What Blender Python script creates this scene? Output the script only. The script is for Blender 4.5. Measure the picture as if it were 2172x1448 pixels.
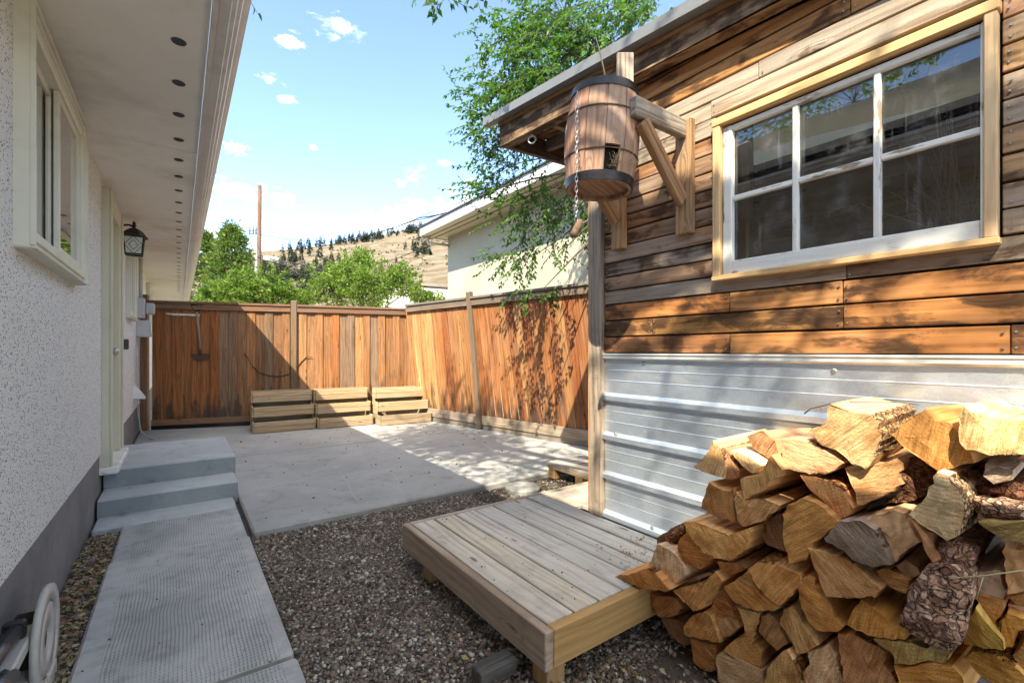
import bpy, bmesh, math, random
import numpy as np
from mathutils import Vector, Matrix, noise as mnoise
random.seed(7); RNG = np.random.default_rng(7)
for _o in list(bpy.data.objects): bpy.data.objects.remove(_o)
S = bpy.context.scene
# ------------------------------------------------------------------ camera, sky, sun, exposure
YAW = math.radians(35.8); CH = 1.2; FPX = 980.0
cam = bpy.data.cameras.new('camera'); cam.sensor_width = 36; cam.lens = 36*FPX/2172
cam.shift_y = 21/2172; cam.clip_start = 0.05; cam.clip_end = 3000
camo = bpy.data.objects.new('camera', cam); S.collection.objects.link(camo)
camo.location = (0, 0, CH); camo.rotation_euler = (math.pi/2, 0, -YAW); S.camera = camo
SC, SS = math.cos(YAW), math.sin(YAW)
def at(px, py, x=None, y=None, z=None, d=None):
    """point of the place seen at a pixel of the photograph, on the plane x=, y=, z= or at the depth d="""
    u = (px-1086)/FPX; v = (745-py)/FPX
    dx, dy = u*SC+SS, SC-u*SS
    if x is not None: d = x/dx
    elif y is not None: d = y/dy
    elif z is not None: d = (z-CH)/v
    return Vector((d*dx, d*dy, CH+d*v))
SUNV = Vector((-1, -0.7, 1.36)).normalized()          # towards the sun
EL = math.asin(SUNV.z); AZ = math.atan2(SUNV.x, SUNV.y)
SKY_STRENGTH, SUN_STRENGTH, EXPOSURE = 0.15, 2.0, 2.6
world = bpy.data.worlds.new('World'); S.world = world; world.use_nodes = True
S.view_settings.view_transform = 'Standard'; S.view_settings.look = 'None'
S.view_settings.exposure = EXPOSURE; S.view_settings.gamma = 1; S.view_settings.use_curve_mapping = False
S.view_settings.use_white_balance = True; S.view_settings.white_balance_temperature = 7800; S.view_settings.white_balance_tint = 4
S.cycles.use_denoising = True
S.cycles.max_bounces = 10; S.cycles.diffuse_bounces = 6; S.cycles.transparent_max_bounces = 16
S.cycles.sample_clamp_indirect = 6
sun = bpy.data.lights.new('sun', 'SUN'); sun.energy = SUN_STRENGTH; sun.angle = math.radians(0.55); sun.color = (1, .96, .90)
suno = bpy.data.objects.new('sun', sun); S.collection.objects.link(suno)
suno.rotation_euler = (-SUNV).to_track_quat('-Z', 'Y').to_euler(); suno.location = SUNV*30

# ------------------------------------------------------------------ node helper
class NT:
    def __init__(self, nt): self.nt = nt
    def n(self, t, **kw):
        nd = self.nt.nodes.new(t); ins = {}
        for k, v in kw.items():
            if k.startswith('i_'): ins[k[2:]] = v
            else: setattr(nd, k, v)
        for k, v in ins.items():
            s = nd.inputs[int(k)] if k.isdigit() else nd.inputs[k.replace('_', ' ')]
            self.put(s, v)
        return nd
    def put(self, s, v):
        if isinstance(v, bpy.types.NodeSocket): self.nt.links.new(v, s)
        elif isinstance(v, bpy.types.Node): self.nt.links.new(v.outputs[0], s)
        else:
            if isinstance(v, tuple) and len(v) == 3 and s.type == 'RGBA': v = v+(1,)
            s.default_value = v
    def m(self, op, a, b=0.0, c=0.0, clamp=False):
        return self.n('ShaderNodeMath', operation=op, i_0=a, i_1=b, i_2=c, use_clamp=clamp).outputs[0]
    def vm(self, op, a, b=(0, 0, 0)):
        return self.n('ShaderNodeVectorMath', operation=op, i_0=a, i_1=b).outputs[0]
    def mix(self, f, a, b, bt='MIX'):
        nd = self.nt.nodes.new('ShaderNodeMix'); nd.data_type = 'RGBA'; nd.blend_type = bt
        self.put(nd.inputs['Factor'], f); self.put(nd.inputs['A'], a); self.put(nd.inputs['B'], b)
        return nd.outputs['Result']
    def ss(self, x, lo, hi):
        nd = self.nt.nodes.new('ShaderNodeMapRange'); nd.interpolation_type = 'SMOOTHSTEP'
        self.put(nd.inputs[0], x); nd.inputs[1].default_value = lo; nd.inputs[2].default_value = hi
        return nd.outputs[0]
    def noise(self, v, scale=5, detail=4, rough=.55, dist=0):
        nd = self.n('ShaderNodeTexNoise', i_Scale=scale, i_Detail=detail, i_Roughness=rough, i_Distortion=dist)
        if v is not None: self.put(nd.inputs['Vector'], v)
        return nd.outputs[0]
    def voro(self, v, scale=5, out='Distance', rnd=1.0, feature='F1'):
        nd = self.n('ShaderNodeTexVoronoi', feature=feature, i_Scale=scale, i_Randomness=rnd)
        if v is not None: self.put(nd.inputs['Vector'], v)
        return nd.outputs[out]
    def scale(self, v, s): return self.vm('MULTIPLY', v, s)
    def xyz(self, v):
        return self.n('ShaderNodeSeparateXYZ', i_0=v).outputs
    def comb(self, x, y, z): return self.n('ShaderNodeCombineXYZ', i_0=x, i_1=y, i_2=z).outputs[0]
    def bump(self, h, strength=.5, dist=.01, normal=None):
        nd = self.n('ShaderNodeBump', i_Strength=strength, i_Distance=dist); self.put(nd.inputs['Height'], h)
        if normal is not None: self.put(nd.inputs['Normal'], normal)
        return nd.outputs[0]
    def ramp(self, f, stops):
        nd = self.n('ShaderNodeValToRGB', i_0=f); e = nd.color_ramp.elements
        while len(e) < len(stops): e.new(.5)
        for el, (p, c) in zip(e, stops): el.position = p; el.color = c+(1,) if len(c) == 3 else c
        return nd.outputs[0]
def new_mat(name):
    m = bpy.data.materials.new(name); m.use_nodes = True; m.node_tree.nodes.clear()
    T = NT(m.node_tree); out = T.n('ShaderNodeOutputMaterial')
    b = T.n('ShaderNodeBsdfPrincipled'); T.nt.links.new(b.outputs[0], out.inputs[0])
    return m, T, b, out
def setb(T, b, color=None, rough=None, metal=None, normal=None, spec=None, alpha=None):
    for k, v in (('Base Color', color), ('Roughness', rough), ('Metallic', metal), ('Normal', normal), ('Specular IOR Level', spec), ('Alpha', alpha)):
        if v is not None: T.put(b.inputs[k], v)

# ------------------------------------------------------------------ sky with a few small cumulus puffs and an added cloud field for fill
W = NT(world.node_tree); world.node_tree.nodes.clear()
wo = W.n('ShaderNodeOutputWorld'); bg = W.n('ShaderNodeBackground', i_Strength=SKY_STRENGTH)
W.nt.links.new(bg.outputs[0], wo.inputs[0])
sky = W.n('ShaderNodeTexSky', sky_type='NISHITA', sun_disc=False, sun_elevation=EL, sun_rotation=AZ % (2*math.pi), air_density=0.55, dust_density=.05, ozone_density=3.2, altitude=800)
dirv = W.n('ShaderNodeTexCoord').outputs['Generated']
CLOUD_OFF, CLOUD_ROT = (27.54, 24.01, 22.95), 40.8
wn = W.noise(W.scale(dirv, (16, 16, 30)), 1, 8, .62); wn3 = W.noise(W.scale(dirv, (34, 34, 70)), 1, 8, .66, .5)
wn2 = W.noise(W.vm('ADD', W.scale(W.n('ShaderNodeVectorRotate', rotation_type='Z_AXIS', i_Vector=dirv, i_Angle=math.radians(CLOUD_ROT)).outputs[0], (1.9, 1.9, 2.6)), CLOUD_OFF), 1, 3, .5)
cover = None
for px, py, r, k in ((620, 90, .034, 1.0), (578, 168, .026, .8), (612, 210, .018, .7), (500, 314, .032, .95), (490, 398, .055, 1.0), (665, 315, .014, .6), (1000, 432, .05, .8), (715, 55, .05, .35), (590, 420, .05, .35)):
    c = (at(px, py, d=10)-Vector((0, 0, CH))).normalized()
    df = W.vm('SUBTRACT', dirv, tuple(c)); df = W.scale(df, (1, 1, 2.1))
    ln = W.n('ShaderNodeVectorMath', operation='LENGTH', i_0=df).outputs['Value']
    v = W.m('SUBTRACT', 1.0, W.m('DIVIDE', ln, r*.80))
    v = W.m('ADD', v, W.m('MULTIPLY', W.m('SUBTRACT', wn3, .5), 4.2))
    v = W.m('MULTIPLY', W.ss(v, .1, 1.5), k*.85)
    cover = v if cover is None else W.m('MAXIMUM', cover, v)
fill_clouds = W.m('MULTIPLY', W.ss(W.m('ADD', wn2, W.m('MULTIPLY', W.m('SUBTRACT', wn, .5), .35)), .49, .66), .85)  # broad clouds added for fill light, shifted and turned to leave the view clear
cover = W.m('MAXIMUM', cover, fill_clouds)
up = W.xyz(dirv)[2]
veil = W.m('MULTIPLY_ADD', W.ss(up, .30, -.02), .06, .0)
base = W.mix(veil, sky.outputs[0], (4.2, 4.5, 4.9))
W.put(bg.inputs[0], W.mix(cover, base, (5.6, 5.7, 5.9)))

# ------------------------------------------------------------------ object helpers
COL = S.collection; WM = {}
def place(o, parent=None, M=None):
    COL.objects.link(o); M = M or Matrix.Identity(4)
    if parent is not None:
        o.parent = parent; o.matrix_parent_inverse = WM[parent.name].inverted()
    o.matrix_basis = M; WM[o.name] = M
    return o
def tag(o, label=None, cat=None, group=None, kind=None):
    for k, v in (('label', label), ('category', cat), ('group', group), ('kind', kind)):
        if v: o[k] = v
    return o
def thing(name, label, cat, loc=(0, 0, 0), group=None, kind=None):
    o = bpy.data.objects.new(name, None); o.empty_display_size = .1
    place(o, None, Matrix.Translation(loc)); return tag(o, label, cat, group, kind)
class MB:
    def __init__(s): s.v = []; s.f = []; s.mi = []; s.sm = []
    def add(s, vs, fs, mi=0, smooth=False):
        b = len(s.v); s.v += [tuple(v) for v in vs]
        for f in fs: s.f.append(tuple(i+b for i in f)); s.mi.append(mi); s.sm.append(smooth)
        return s
    def box(s, lo, hi, bev=0.0, mi=0):
        x0, y0, z0 = [min(a, b) for a, b in zip(lo, hi)]; x1, y1, z1 = [max(a, b) for a, b in zip(lo, hi)]
        bev = min(bev, .45*min(x1-x0, y1-y0, z1-z0))
        if bev <= 0:
            vs = [(x, y, z) for x in (x0, x1) for y in (y0, y1) for z in (z0, z1)]
            return s.add(vs, [(0, 1, 3, 2), (4, 6, 7, 5), (0, 4, 5, 1), (2, 3, 7, 6), (0, 2, 6, 4), (1, 5, 7, 3)], mi)
        bm = bmesh.new(); bmesh.ops.create_cube(bm, size=1)
        for v in bm.verts: v.co = Vector(((x0+x1)/2+v.co.x*(x1-x0), (y0+y1)/2+v.co.y*(y1-y0), (z0+z1)/2+v.co.z*(z1-z0)))
        bmesh.ops.bevel(bm, geom=bm.edges[:], offset=bev, segments=1, affect='EDGES')
        bm.verts.index_update()
        s.add([v.co[:] for v in bm.verts], [[v.index for v in f.verts] for f in bm.faces], mi); bm.free(); return s
    def prism(s, poly, axis, a, b, mi=0):
        n = len(poly)
        def mk(p, t): return {'x': (t, p[0], p[1]), 'y': (p[0], t, p[1]), 'z': (p[0], p[1], t)}[axis]
        vs = [mk(p, a) for p in poly]+[mk(p, b) for p in poly]
        fs = [tuple(range(n)), tuple(range(2*n-1, n-1, -1))]+[(i, i+n, (i+1) % n+n, (i+1) % n) for i in range(n)]
        return s.add(vs, fs, mi)
    def tube(s, pts, r, n=8, mi=0, caps=True, smooth=True):
        pts = [Vector(p) for p in pts]; rs = r if isinstance(r, (list, tuple)) else [r]*len(pts)
        vs = []; fs = []; prev = None
        for i, p in enumerate(pts):
            t = (pts[min(i+1, len(pts)-1)]-pts[max(i-1, 0)]).normalized()
            if prev is None:
                a = t.cross(Vector((0, 0, 1)) if abs(t.z) < .9 else Vector((1, 0, 0))).normalized()
            else: a = (prev-t*prev.dot(t)).normalized()
            prev = a; b = t.cross(a)
            for k in range(n):
                q = 2*math.pi*k/n; vs.append(p+(a*math.cos(q)+b*math.sin(q))*rs[i])
        for i in range(len(pts)-1):
            for k in range(n):
                fs.append((i*n+k, i*n+(k+1) % n, (i+1)*n+(k+1) % n, (i+1)*n+k))
        if caps: fs.append(tuple(range(n-1, -1, -1))); fs.append(tuple(range((len(pts)-1)*n, len(pts)*n)))
        return s.add(vs, fs, mi, smooth)
    def lathe(s, prof, c=(0, 0, 0), n=24, mi=0, smooth=True, a0=0, a1=2*math.pi, axis='z'):
        full = abs(a1-a0-2*math.pi) < 1e-6; k = n if full else n+1
        vs = []; fs = []
        for r, h in prof:
            for j in range(k):
                q = a0+(a1-a0)*j/n; x, y = r*math.cos(q), r*math.sin(q)
                v = {'z': (x, y, h), 'x': (h, x, y), 'y': (x, h, y)}[axis]; vs.append((c[0]+v[0], c[1]+v[1], c[2]+v[2]))
        for i in range(len(prof)-1):
            for j in range(n):
                j2 = (j+1) % k if full else j+1
                fs.append((i*k+j, i*k+j2, (i+1)*k+j2, (i+1)*k+j))
        return s.add(vs, fs, mi, smooth)
    def mesh(s, name, mats):
        me = bpy.data.meshes.new(name); me.from_pydata(s.v, [], s.f)
        for m in (mats if isinstance(mats, (list, tuple)) else [mats]): me.materials.append(m)
        me.polygons.foreach_set('material_index', s.mi); me.polygons.foreach_set('use_smooth', s.sm); me.update()
        return me
    def build(s, name, mats, parent=None, M=None, color=None, kind=None):
        """vertices given in world space; the object's origin is moved to M"""
        M = M or Matrix.Translation(WM[parent.name].translation if parent is not None else (0, 0, 0))
        me = s.mesh(name, mats); me.transform(M.inverted())
        o = bpy.data.objects.new(name, me); place(o, parent, M)
        if color: o.color = color
        if kind: o['kind'] = kind
        return o
def frame(A, X, Z):
    X = Vector(X).normalized(); Z = Vector(Z); Z = (Z-X*Z.dot(X)).normalized(); Y = Z.cross(X)
    M = Matrix((X, Y, Z)).transposed().to_4x4(); M.translation = A; return M
def plank(name, mat, parent, A, B, Z, w, t, color=(.4, .2, .08, 0), bev=.003, jit=0.0, taper=None, kind=None):
    """board from A to B (centre line), width w across, thickness t along Z; local X runs along the grain"""
    A, B = Vector(A), Vector(B); L = (B-A).length; M = frame((A+B)/2, B-A, Z)
    mb = MB().box((-L/2, -w/2, -t/2), (L/2, w/2, t/2), bev)
    if jit:
        j = [random.uniform(-jit, jit) for _ in range(6)]
        mb.v = [(x, y+(j[0] if x < 0 else j[1])*(1 if y > 0 else .4), z+(j[2] if x < 0 else j[3])+j[4]*y/w*2) for x, y, z in mb.v]
    if taper: mb.v = [(x, taper(x, y), z) for x, y, z in mb.v]
    me = mb.mesh(name, mat); o = bpy.data.objects.new(name, me); place(o, parent, M); o.color = color
    if kind: o['kind'] = kind
    return o
def vary(c, s=.12, a=0.0):
    k = 1+random.uniform(-s, s); h = random.uniform(-s, s)*.35
    return (max(0, c[0]*k*(1+h)), max(0, c[1]*k), max(0, c[2]*k*(1-h)), a)
def np_object(name, V, F, mat, parent=None, kind=None, M=None, smooth=False):
    """V (n,3), F (m,k) numpy arrays in world space"""
    me = bpy.data.meshes.new(name); n, k = F.shape
    me.vertices.add(len(V)); me.vertices.foreach_set('co', V.astype(np.float32).ravel())
    me.loops.add(n*k); me.loops.foreach_set('vertex_index', F.astype(np.int32).ravel())
    me.polygons.add(n); me.polygons.foreach_set('loop_start', np.arange(0, n*k, k, dtype=np.int32))
    try: me.polygons.foreach_set('loop_total', np.full(n, k, dtype=np.int32))
    except Exception: pass
    if smooth: me.polygons.foreach_set('use_smooth', np.ones(n, dtype=bool))
    me.update(calc_edges=True); me.validate(); me.materials.append(mat)
    M = M or Matrix.Translation(WM[parent.name].translation if parent is not None else (0, 0, 0))
    me.transform(M.inverted()); o = bpy.data.objects.new(name, me); place(o, parent, M)
    if kind: o['kind'] = kind
    return o

# ------------------------------------------------------------------ materials
def wood(name, ring=26, contrast=.75, knots=.6, weather=.3, wcol=(.25, .22, .19), burn=False, stain=False, bump=.5, rough=.72, streak=0.0, peel=None, saw=False, grime=.0):
    m, T, b, out = new_mat(name)
    tc = T.n('ShaderNodeTexCoord').outputs['Object']; oi = T.n('ShaderNodeObjectInfo'); rnd = oi.outputs['Random']
    off = T.comb(T.m('MULTIPLY', rnd, 37.0), T.m('MULTIPLY', rnd, 91.0), T.m('MULTIPLY', rnd, 53.0))
    v = T.vm('ADD', tc, off); y = T.xyz(v)[1]
    kd = T.voro(T.scale(v, (2.6, 9.0, 4.0)), 1.0, rnd=1.0)
    kn = T.ss(kd, .30, .02)
    warp = T.noise(T.scale(v, (.9, 7, 7)), 1, 3, .5)
    ph = T.m('ADD', T.m('MULTIPLY', y, ring), T.m('ADD', T.m('MULTIPLY', warp, 5.0), T.m('MULTIPLY', kn, 2.2)))
    rg = T.m('MULTIPLY_ADD', T.m('SINE', T.m('MULTIPLY', ph, 6.2832)), .5, .5)
    rg = T.m('POWER', rg, 1.6)
    g1 = T.noise(T.scale(v, (1.6, 30, 30)), 1, 7, .62, .3)
    g2 = T.noise(T.scale(v, (6, 190, 190)), 1, 3, .6)
    f = T.m('ADD', T.m('MULTIPLY', rg, .34), T.m('ADD', T.m('MULTIPLY', T.ss(g1, .3, .7), .42), T.m('MULTIPLY', g2, .24)))
    tint = oi.outputs['Color']
    c = T.mix(f, T.mix(1.0, tint, tuple([1+.42*contrast]*3), 'MULTIPLY'), T.mix(1.0, tint, (1-.62*contrast, 1-.72*contrast, 1-.78*contrast), 'MULTIPLY'))
    if streak:
        st = T.noise(T.scale(v, (.55, 17, 17)), 1, 5, .6)
        c = T.mix(T.m('MULTIPLY', T.ss(st, .53, .68), streak), c, T.mix(1.0, tint, (.42, .28, .2), 'MULTIPLY'))
        c = T.mix(T.m('MULTIPLY', T.ss(st, .42, .30), streak), c, T.mix(1.0, tint, (1.5, 1.75, 2.1), 'MULTIPLY'))
    bl = T.noise(T.scale(v, (1.3, 5, 5)), 1, 5, .6)
    c = T.mix(T.m('MULTIPLY', T.ss(bl, .42, .68), weather), c, wcol)
    if grime:
        gp = T.n('ShaderNodeNewGeometry').outputs['Position']
        gr = T.noise(T.scale(gp, (7, 7, 7)), 1, 6, .65)
        c = T.mix(T.m('MULTIPLY', T.ss(gr, .5, .75), grime), c, (.06, .055, .05))
    if burn:
        bn = T.m('ADD', T.m('MULTIPLY', T.noise(T.scale(v, (6.5, 12, 12)), 1, 5, .62, .4), .72), T.m('ADD', T.m('MULTIPLY', g1, .28), T.m('MULTIPLY', T.ss(kd, .35, .12), .10)))
        al = oi.outputs['Alpha']
        fb = T.ss(T.m('ADD', bn, T.m('MULTIPLY', T.m('SUBTRACT', al, .5), .5)), .43, .64)
        c = T.mix(T.m('MULTIPLY', fb, .55), c, T.mix(1.0, tint, (.5, .38, .3), 'MULTIPLY'))
        c = T.mix(T.m('MULTIPLY', T.ss(fb, .2, 1.0), .82), c, T.mix(f, (.075, .038, .02), (.02, .013, .009)))
    dl = T.noise(T.scale(v, (2.2, 48, 48)), 1, 3, .55, .2)
    c = T.mix(T.m('MULTIPLY', T.ss(dl, .60, .68), .6*contrast), c, T.mix(1.0, tint, (.30, .22, .18), 'MULTIPLY'))
    if knots:
        kk = T.m('MULTIPLY', T.ss(kd, .13, .05), knots)
        c = T.mix(kk, c, T.mix(1.0, tint, (.28, .2, .16), 'MULTIPLY'))
    if stain:
        p = T.n('ShaderNodeNewGeometry').outputs['Position']; pz = T.xyz(p)[2]
        sn = T.noise(T.scale(p, (9, 9, 2.2)), 1, 5, .6)
        s1 = T.ss(T.m('ADD', T.m('MULTIPLY', pz, 1.25), T.m('MULTIPLY', T.m('SUBTRACT', .5, sn), 3.4)), .62, .12)
        c = T.mix(T.m('MULTIPLY', s1, .78), c, (.045, .04, .035))
    if peel:
        pn = T.noise(T.scale(v, (5, 26, 26)), 1, 6, .65)
        c = T.mix(T.ss(pn, .36, .46), T.mix(f, (.34, .27, .19), (.16, .12, .08)), T.mix(T.m('MULTIPLY', g1, .3), peel, T.mix(1.0, peel, (.6, .58, .52), 'MULTIPLY')))
    h = T.m('ADD', T.m('MULTIPLY', f, -.6), T.m('MULTIPLY', kn, .2))
    if saw:
        x = T.xyz(v)[0]
        sw = T.noise(T.comb(T.m('MULTIPLY', x, 190.0), T.m('MULTIPLY', y, 9.0), rnd), 1, 2, .5)
        h = T.m('ADD', h, T.m('MULTIPLY', sw, .30))
    setb(T, b, c, T.m('MULTIPLY_ADD', f, .2, rough-.1), normal=T.bump(h, bump, .006), spec=.25)
    return m
def stone(name, c1, c2, scale=6, fine=90, bump=.25, rough=.85, spots=None, dark=.35):
    m, T, b, out = new_mat(name); p = T.n('ShaderNodeNewGeometry').outputs['Position']
    n1 = T.noise(p, scale*.25, 6, .65, .4); n2 = T.noise(p, scale, 6, .65); n3 = T.noise(p, fine, 4, .7)
    c = T.mix(T.ss(n1, .3, .7), c1, c2)
    c = T.mix(T.m('MULTIPLY', T.ss(n2, .52, .75), dark), c, tuple(x*.35 for x in c1))
    c = T.mix(T.m('MULTIPLY', T.ss(n3, .35, .75), .3), c, tuple(x*.5 for x in c2))
    c = T.mix(T.m('MULTIPLY', T.ss(n2, .42, .22), .35), c, tuple(min(1, x*1.45) for x in c2))
    if spots:
        vd = T.voro(p, spots); c = T.mix(T.m('MULTIPLY', T.ss(vd, .16, .08), .8), c, (.05, .045, .04))
    setb(T, b, c, rough, normal=T.bump(T.m('ADD', n3, T.m('MULTIPLY', n2, .6)), bump, .006), spec=.3)
    return m
def plain(name, col, rough=.5, metal=0, var=.12, scale=20, bump=.1, spec=.4, dirt=0.0, dcol=(.12, .1, .08)):
    m, T, b, out = new_mat(name); p = T.n('ShaderNodeNewGeometry').outputs['Position']
    n = T.noise(p, scale, 5, .6)
    c = T.mix(n, tuple(x*(1-var) for x in col), tuple(min(1, x*(1+var)) for x in col))
    if dirt: c = T.mix(T.m('MULTIPLY', T.ss(T.noise(p, scale*.35, 7, .68), .48, .72), dirt), c, dcol)
    setb(T, b, c, T.m('MULTIPLY_ADD', n, .2, rough-.1), metal, T.bump(n, bump, .004), spec)
    return m
M_fence = wood('fence_cedar', ring=20, contrast=.85, knots=.85, weather=.22, wcol=(.15, .12, .095), stain=True, bump=.35, streak=.45)
M_fence_red = wood('fence_cedar_streaked', ring=18, contrast=.8, knots=.8, weather=.12, wcol=(.5, .4, .28), stain=True, bump=.35, streak=.75)
M_rail = wood('fence_rail_wood', ring=20, contrast=.6, weather=.5, wcol=(.16, .14, .12), bump=.35)
M_siding = wood('burnt_siding', ring=20, contrast=.85, knots=.9, weather=.14, wcol=(.36, .31, .25), burn=True, bump=.4, saw=False)
M_barn = wood('weathered_barn_board', ring=24, contrast=.9, knots=.6, weather=.5, wcol=(.38, .34, .29), burn=True, bump=.65, saw=True)
M_post = wood('rough_grey_post', ring=30, contrast=.95, weather=.5, wcol=(.30, .26, .22), bump=.9, saw=True, grime=.5)
M_deck = wood('deck_board', ring=22, contrast=.55, knots=.9, weather=.45, wcol=(.50, .46, .42), bump=.35, grime=.28)
M_pine = wood('fresh_pine_trim', ring=26, contrast=.4, knots=.8, weather=.12, wcol=(.7, .5, .3), bump=.2)
M_box = wood('planter_pine', ring=24, contrast=.6, knots=.8, weather=.3, wcol=(.50, .42, .32), bump=.3)
M_sash = wood('flaking_white_paint', ring=26, contrast=.5, knots=0, weather=0, peel=(.78, .77, .73), bump=.5)
M_barrel = wood('barrel_oak', ring=26, contrast=.8, knots=.15, weather=.6, wcol=(.34, .25, .20), bump=.9, grime=.25)
M_bark_stick = wood('stick_wood', ring=30, contrast=.6, weather=.3, bump=.5)
M_concrete = stone('patio_concrete', (.31, .307, .30), (.41, .402, .39), 5, 130, .2, .85, dark=.4)
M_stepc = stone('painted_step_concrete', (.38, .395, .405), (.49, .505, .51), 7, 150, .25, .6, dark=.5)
M_found = stone('grey_foundation', (.18, .175, .175), (.25, .245, .24), 8, 120, .6, .9)
M_soil = stone('dark_soil', (.075, .06, .048), (.13, .105, .085), 9, 140, 1.0, .95)
M_roundstone = stone('stepping_stone', (.25, .25, .24), (.33, .325, .31), 8, 120, .3, .85)
M_soffit = plain('soffit_paint', (.82, .79, .73), .6, 0, .08, 3, .08, .3, .45, (.42, .38, .33))
M_gutter = plain('gutter_enamel', (.68, .65, .62), .4, 0, .06, 8, .05, .4, .35, (.30, .26, .25))
M_frame = plain('cream_window_frame', (.66, .65, .56), .4, 0, .06, 9, .05, .4, .3, (.4, .36, .28))
M_door = plain('cream_door_paint', (.58, .55, .43), .4, 0, .05, 6, .03, .4, .12)
M_black = plain('black_iron', (.018, .018, .02), .45, .2, .3, 60, .2, .5)
M_hoop = plain('black_hoop_iron', (.022, .022, .026), .4, .5, .4, 40, .3, .5, .35, (.12, .07, .04))
M_rubber = plain('black_plastic', (.02, .02, .022), .3, 0, .3, 40, .1, .6)
M_beige = plain('beige_plastic', (.46, .44, .40), .45, 0, .08, 20, .05, .4, .4, (.22, .2, .17))
M_greybox = plain('grey_enamel_box', (.48, .49, .49), .45, 0, .06, 20, .05, .4, .25)
M_whitepl = plain('white_plastic', (.72, .72, .70), .4, 0, .05, 20, .03, .4, .25)
M_steel = plain('galvanised_link', (.45, .45, .44), .4, .9, .2, 60, .1, .5)
M_rust = plain('rusted_steel', (.10, .065, .045), .7, .5, .4, 50, .4, .3)
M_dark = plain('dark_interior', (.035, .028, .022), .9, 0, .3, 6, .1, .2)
M_curtain = plain('curtain_cloth', (.42, .39, .33), .9, 0, .1, 8, .05, .1)
M_roofm = plain('grey_roof_edge', (.22, .23, .24), .5, .4, .15, 12, .1, .4, .4)
M_creamst = stone('cream_stucco', (.43, .41, .315), (.50, .48, .385), 3, 60, .5, .9, dark=.06)
M_purplef = plain('pale_lilac_fascia', (.55, .53, .58), .5, 0, .06, 5, .05)
M_pole = wood('utility_pole_wood', ring=20, contrast=.5, weather=.3, bump=.4)
M_wire = plain('black_cable', (.02, .02, .022), .6, 0, .1, 4, 0, .3)
M_shingle = stone('asphalt_shingle', (.06, .055, .05), (.10, .095, .09), 8, 60, .8, .95)

# stucco with dark and brown pebble flecks
M_stucco, T, b, out = new_mat('pebble_dash_stucco')
p = T.n('ShaderNodeNewGeometry').outputs['Position']
vn = T.n('ShaderNodeTexVoronoi', feature='F1', i_Scale=125.0); T.put(vn.inputs['Vector'], p)
cc = T.xyz(vn.outputs['Color']); dist = vn.outputs['Distance']
n1 = T.noise(p, 2.2, 5, .6); n2 = T.noise(p, 60, 5, .65); n4 = T.noise(p, 9, 5, .6)
c = T.mix(T.m('MULTIPLY', n4, .35), (.80, .80, .77), (.66, .655, .63))
c = T.mix(T.m('MULTIPLY', T.ss(n2, .48, .74), .35), c, (.50, .49, .49))
nx = T.noise(p, 190, 3, .7); c = T.mix(T.m('MULTIPLY', T.ss(nx, .55, .75), .4), c, (.40, .39, .39))
dk = T.m('MULTIPLY', T.m('GREATER_THAN', cc[0], .875), T.ss(dist, .56, .36))
c = T.mix(T.m('MULTIPLY', dk, .95), c, T.mix(T.ss(cc[1], .6, .9), (.035, .035, .04), (.20, .12, .08)))
vb = T.n('ShaderNodeTexVoronoi', feature='F1', i_Scale=62.0); T.put(vb.inputs['Vector'], p); vc = T.xyz(vb.outputs['Color'])
dk2 = T.m('MULTIPLY', T.m('GREATER_THAN', vc[0], .93), T.ss(vb.outputs['Distance'], .36, .24))
c = T.mix(T.m('MULTIPLY', dk2, .95), c, T.mix(T.ss(vc[1], .6, .9), (.03, .03, .03), (.22, .13, .08)))
h = T.m('ADD', T.m('MULTIPLY', dist, -.8), T.m('ADD', T.m('MULTIPLY', n2, .8), T.m('MULTIPLY', nx, .5)))
setb(T, b, c, .9, normal=T.bump(h, .9, .007), spec=.2)

# galvanised sheet
M_galv, T, b, out = new_mat('galvanised_sheet')
p = T.n('ShaderNodeNewGeometry').outputs['Position']
sp = T.n('ShaderNodeTexVoronoi', feature='F1', i_Scale=42.0); T.put(sp.inputs['Vector'], T.vm('ADD', p, T.n('ShaderNodeTexNoise', i_Scale=25.0, i_Detail=4.0).outputs['Color']))
s = T.xyz(sp.outputs['Color'])[0]
n1 = T.noise(T.scale(p, (1, 2.0, 4.0)), 1.6, 6, .65, .6); n2 = T.noise(T.scale(p, (1, 6, 30)), 1.5, 5, .65); n3 = T.noise(p, 160, 3, .7)
c = T.mix(s, (.53, .60, .69), (.64, .71, .79))
c = T.mix(T.m('MULTIPLY', T.ss(n1, .48, .72), .45), c, (.80, .82, .84))
c = T.mix(T.m('MULTIPLY', T.ss(n2, .56, .74), .4), c, (.33, .33, .34))
dents = T.noise(T.scale(p, (1, 3.0, 5.0)), 1.3, 3, .5)
setb(T, b, c, T.m('ADD', .20, T.m('ADD', T.m('MULTIPLY', s, .10), T.m('MULTIPLY', n1, .30))), .82, T.bump(T.m('ADD', T.m('MULTIPLY', n3, .04), dents), .35, .03), .5)

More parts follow.
